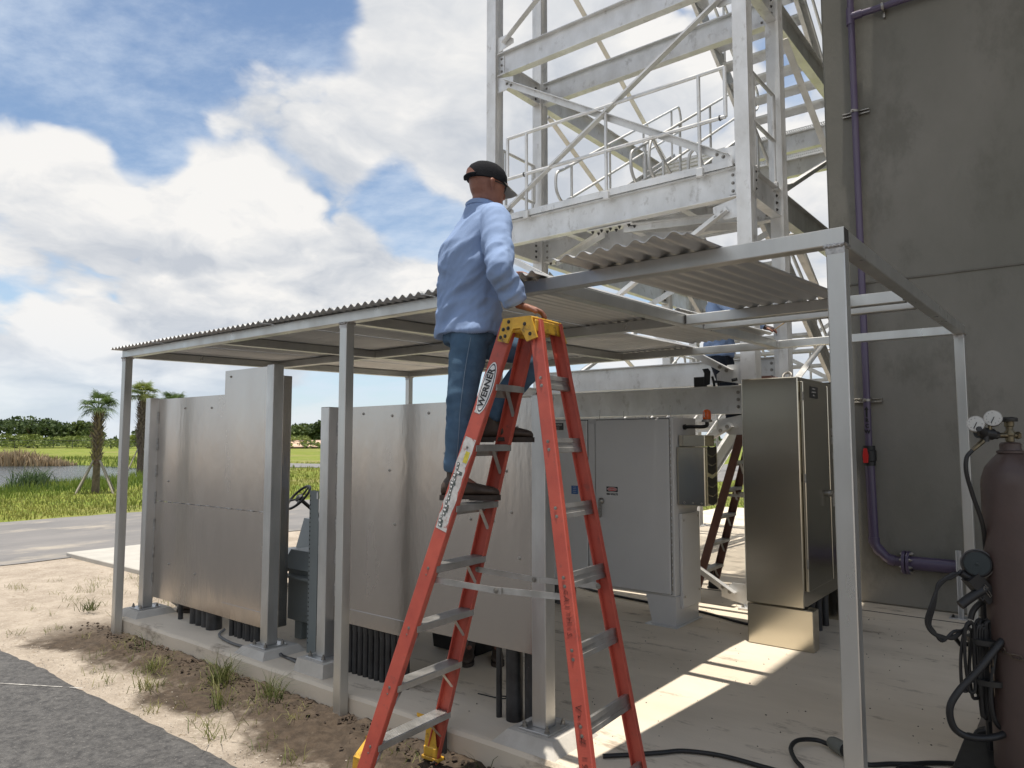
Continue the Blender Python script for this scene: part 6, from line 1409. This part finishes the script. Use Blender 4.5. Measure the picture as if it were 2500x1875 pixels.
    if cap:   # belt, back pocket and outer seam of the near leg
        tro = bpy.data.objects['trousers'] if 'trousers' in bpy.data.objects else body
        dk = mat('denim_seam', (.16, .22, .29), .9); h, k, a = J['rhip'], J['rkn'], J['ran']; od = (rT * .8 - fT * .6).normalized()
        mb = MB(); mb.tube(bez([h + od * .104 - u * .06, h.lerp(k, .5) + od * .094, k + od * .076, k.lerp(a, .4) + od * .074, a + u * .05 + od * .062], 6), .0022, 5); mb.build('outer_seam', dk, tro)
    for s_ in 'rl': boot(None, J[s_ + 'heel'], J[s_ + 'toe'], J[s_ + 'an'], body)
    if cap:
        c = J['head'] + u * .012; rt = fH.cross(u).normalized(); up = rt.cross(fH); mb = MB()
        secs = []
        for z, k in ((.012, 1.06), (.035, 1.075), (.06, 1.05), (.085, .92), (.105, .68), (.118, .36), (.121, .08)): secs.append((c + up * z - fH * .004, rt * .080 * k, fH * .106 * k))
        loft(mb, secs, 28)
        co = mb.build('cap', CAPM, body)
        mb = MB(); n = 14; vs = []
        for i in range(n + 1):
            t = R(-62 + 124 * i / n); b0 = c + up * .018 + rt * math.sin(t) * .082 + fH * math.cos(t) * .104; ln = .075 * math.cos(t * .75) ; b1 = b0 + fH * ln - up * .022 * (1 + .6 * abs(math.sin(t))); vs += [b0, b1, b0 + up * .004, b1 + up * .004]
        fs = []
        for i in range(n): a = i * 4; fs += [(a, a + 4, a + 5, a + 1), (a + 2, a + 3, a + 7, a + 6), (a + 1, a + 5, a + 7, a + 3)]
        mb.add(vs, fs, True); mb.build('brim', CAPB, co)
        mb = MB(); arc = [c - fH * .1185 * math.cos(t) + up * (.014 + .046 * math.sin(max(0, 1 - abs(t) / .62) * 1.57)) + rt * .090 * math.sin(t) for t in [R(-34 + 68 * i / 14) for i in range(15)]]
        lo = [c - fH * .1195 * math.cos(t) + up * .022 + rt * .091 * math.sin(t) for t in [R(-34 + 68 * i / 14) for i in range(15)]]
        mb.add(arc + lo, [(i, i + 1, 16 + i, 15 + i) for i in range(14)], True); mb.build('strap_opening', SKIN, co)
        mb = MB(); mb.tube([p_ - fH * .002 - up * .004 for p_ in lo], .009, 6); mb.build('strap', CAPM, co)
        # glasses
        mb = MB(); e = J['head'] + up * .012 + fH * .10
        for sd in (-1, 1):
            lc = e + rt * sd * .034 - fH * .004; mb.tube([lc + rt * .028 * math.cos(t) * (1.0) + up * .021 * math.sin(t) - fH * .010 * (1 + sd * math.cos(t)) for t in [6.283 * k / 18 for k in range(18)]], .0028, 6, True)
            mb.tube([e + rt * sd * .064 - fH * .02, e + rt * sd * .078 - fH * .06, e + rt * sd * .080 - fH * .115], .0024, 6)
        mb.build('glasses', BLACK, body)
    else:
        c = J['head'] + u * .02; rt = fH.cross(u).normalized(); up = rt.cross(fH); mb = MB()
        loft(mb, [(c + up * z - fH * .012, rt * .079 * k, fH * .103 * k) for z, k in ((-.02, .98), (.02, 1.02), (.055, 1.0), (.085, .86), (.105, .55), (.113, .1))], 22); mb.build('hair', mat('dark_hair', (.02, .015, .012), .7), body)
    if gloves:
        GL = mat('work_glove', (.05, .018, .018), .7, 0, col2=(.012, .012, .013), vscale=22)
        for s_ in 'rl':
            mb = MB(); wr, kn, hn = J[s_ + 'wr'], J[s_ + 'hand'], J[s_ + 'hn'] + O; d = (kn - wr).normalized(); hn = Vector(hn).normalized(); s2 = d.cross(hn).normalized()
            loft(mb, [(wr - d * .01, s2 * .036, hn * .030), (wr + d * .04, s2 * .045, hn * .026), (kn, s2 * .050, hn * .024), (kn + d * .03 - hn * .02, s2 * .046, hn * .022), (kn + d * .035 - hn * .055, s2 * .040, hn * .02)], 14); remesh(mb, 'glove', GL, .006, body, 2)
    return body
M1 = dict(pelvis=(-2.46, 2.745, 2.375), chest=(-2.435, 2.715, 2.69), neck=(-2.365, 2.735, 2.968), head=(-2.340, 2.745, 3.072),
          rsh=(-2.248, 2.70, 2.875), rel=(-2.125, 2.585, 2.60), rwr=(-2.105, 2.69, 2.432), rhand=(-2.025, 2.755, 2.402), rhn=(.25, .1, 1.0),
          lsh=(-2.51, 2.795, 2.865), lel=(-2.46, 2.99, 2.63), lwr=(-2.40, 3.01, 2.67), lhand=(-2.33, 3.03, 2.675), lhn=(0, 0, 1),
          rhip=(-2.405, 2.70, 2.345), rkn=(-2.44, 2.665, 1.94), ran=(-2.485, 2.685, 1.60), rheel=(-2.55, 2.635, 1.484), rtoe=(-2.31, 2.815, 1.484),
          lhip=(-2.53, 2.80, 2.345), lkn=(-2.20, 2.955, 2.215), lan=(-2.40, 2.855, 1.88), lheel=(-2.46, 2.81, 1.772), ltoe=(-2.225, 2.985, 1.772))
person('man in a light blue shirt, jeans and black mesh cap standing on the red ladder', M1, (.20, .98, 0), (.28, .955, -.10), cap=True)
M2 = dict(pelvis=(-3.06, 7.48, 2.74), chest=(-3.05, 7.48, 3.13), neck=(-3.0, 7.48, 3.42), head=(-2.96, 7.48, 3.56),
          rsh=(-3.0, 7.30, 3.34), rel=(-2.76, 7.26, 3.10), rwr=(-2.53, 7.36, 2.945), rhand=(-2.45, 7.39, 2.92), rhn=(0, -.3, 1), lsh=(-3.0, 7.66, 3.34), lel=(-2.78, 7.72, 3.10), lwr=(-2.55, 7.62, 3.1), lhand=(-2.47, 7.58, 3.12), lhn=(0, 0, 1),
          rhip=(-3.05, 7.40, 2.70), rkn=(-2.96, 7.42, 2.31), ran=(-2.92, 7.43, 1.98), rheel=(-2.99, 7.43, 1.872), rtoe=(-2.70, 7.41, 1.872), lhip=(-3.05, 7.56, 2.70), lkn=(-2.96, 7.58, 2.31), lan=(-2.92, 7.57, 1.98), lheel=(-2.99, 7.57, 1.872), ltoe=(-2.70, 7.59, 1.872))
person('worker in a light blue shirt and dark jeans half hidden behind the tower column', M2, (1, -.1, 0), (1, .1, .1), jeans=DKJEANS, gloves=True, detail=.7)
def standing(x, y, z, f):
    f = Vector((f[0], f[1], 0)).normalized(); r = Vector((f.y, -f.x, 0)); b = Vector((x, y, z)); u = Vector((0, 0, 1)); P = lambda a, s, h: tuple(b + f * a + r * s + u * h)
    J = dict(pelvis=P(0, 0, .95), chest=P(.01, 0, 1.25), neck=P(.01, 0, 1.48), head=P(.03, 0, 1.61))
    for s, n in ((1, 'r'), (-1, 'l')):
        J.update({n + 'sh': P(0, s * .17, 1.42), n + 'el': P(.05, s * .22, 1.14), n + 'wr': P(.22, s * .17, .98), n + 'hand': P(.29, s * .15, .98), n + 'hn': (0, 0, 1), n + 'hip': P(0, s * .09, .90), n + 'kn': P(.02, s * .10, .49), n + 'an': P(0, s * .10, .11), n + 'heel': P(-.07, s * .10, 0), n + 'toe': P(.22, s * .115, 0)})
    return J
person('worker hidden behind the wide stainless panel, one brown boot showing below it', standing(-3.62, 4.22, ZS, (.62, -.78)), (.62, -.78, 0), (.5, -.85, 0), jeans=DKJEANS, detail=.6)
person('worker hidden behind the left stainless panel, a dark boot showing behind the conduits', standing(-6.72, 3.72, ZS, (-.95, -.3)), (-.95, -.3, 0), (-1, -.2, 0), jeans=DKJEANS, detail=.6)
# ------------------------------------------------------------------ small things on the lower beam
bx = thing('open_box', 'small open black cardboard box standing on the tower beam', 'box', loc=(-3.10, 7.06, 2.337))
mb = MB(); mb.box((-.055, -.04, 0), (.055, .04, .10), .002); mb.build('box_body', LABEL_BLK, bx)
mb = MB(); mb.add([(.057, -.04, .0), (.115, -.03, .02), (.125, -.03, .15), (.06, -.04, .135)], [(0, 1, 2, 3)]); mb.add([(.06, -.04, .135), (.125, -.03, .15), (.10, -.03, .185), (.04, -.04, .18)], [(0, 1, 2, 3)]); sdm = mb.build('box_flap', LABEL_BLK, bx); so_ = sdm.modifiers.new('t', 'SOLIDIFY'); so_.thickness = .003
cl_ = thing('bar_clamp', 'black clamp lying on the tower beam beside the worker', 'clamp', loc=(-2.86, 7.06, 2.337))
mb = MB(); mb.tube([(-.10, 0, .045), (.12, 0, .05)], .014, 8); mb.tube([(-.09, 0, .0), (-.095, 0, .05), (-.11, 0, .10)], .013, 7); mb.tube([(-.04, 0, .0), (-.05, 0, .05)], .014, 7); mb.tube([(.10, 0, .05), (.16, 0, .06)], .022, 8); mb.build('clamp_body', BLACK, cl_)
rdt = thing('welding_rod', 'thin tan filler rod held out by the gloved worker', 'rod', loc=(-2.45, 7.38, 2.90)); mb = MB(); mb.tube([(-.03, 0, -.02), (.20, -.02, .11)], .005, 6); mb.build('rod', mat('rod', (.45, .32, .16), .5), rdt)
hk = thing('wire_hook', 'small bent wire hook lying on the slab by the conduits', 'hook', loc=(-3.05, 3.62, ZS + .004)); mb = MB(); mb.tube(bez([(-.1, 0, 0), (0, .01, 0), (.07, .02, 0), (.10, .05, 0), (.07, .07, 0), (.045, .05, 0)], 5), .004, 6); mb.build('hook', DARKST, hk)
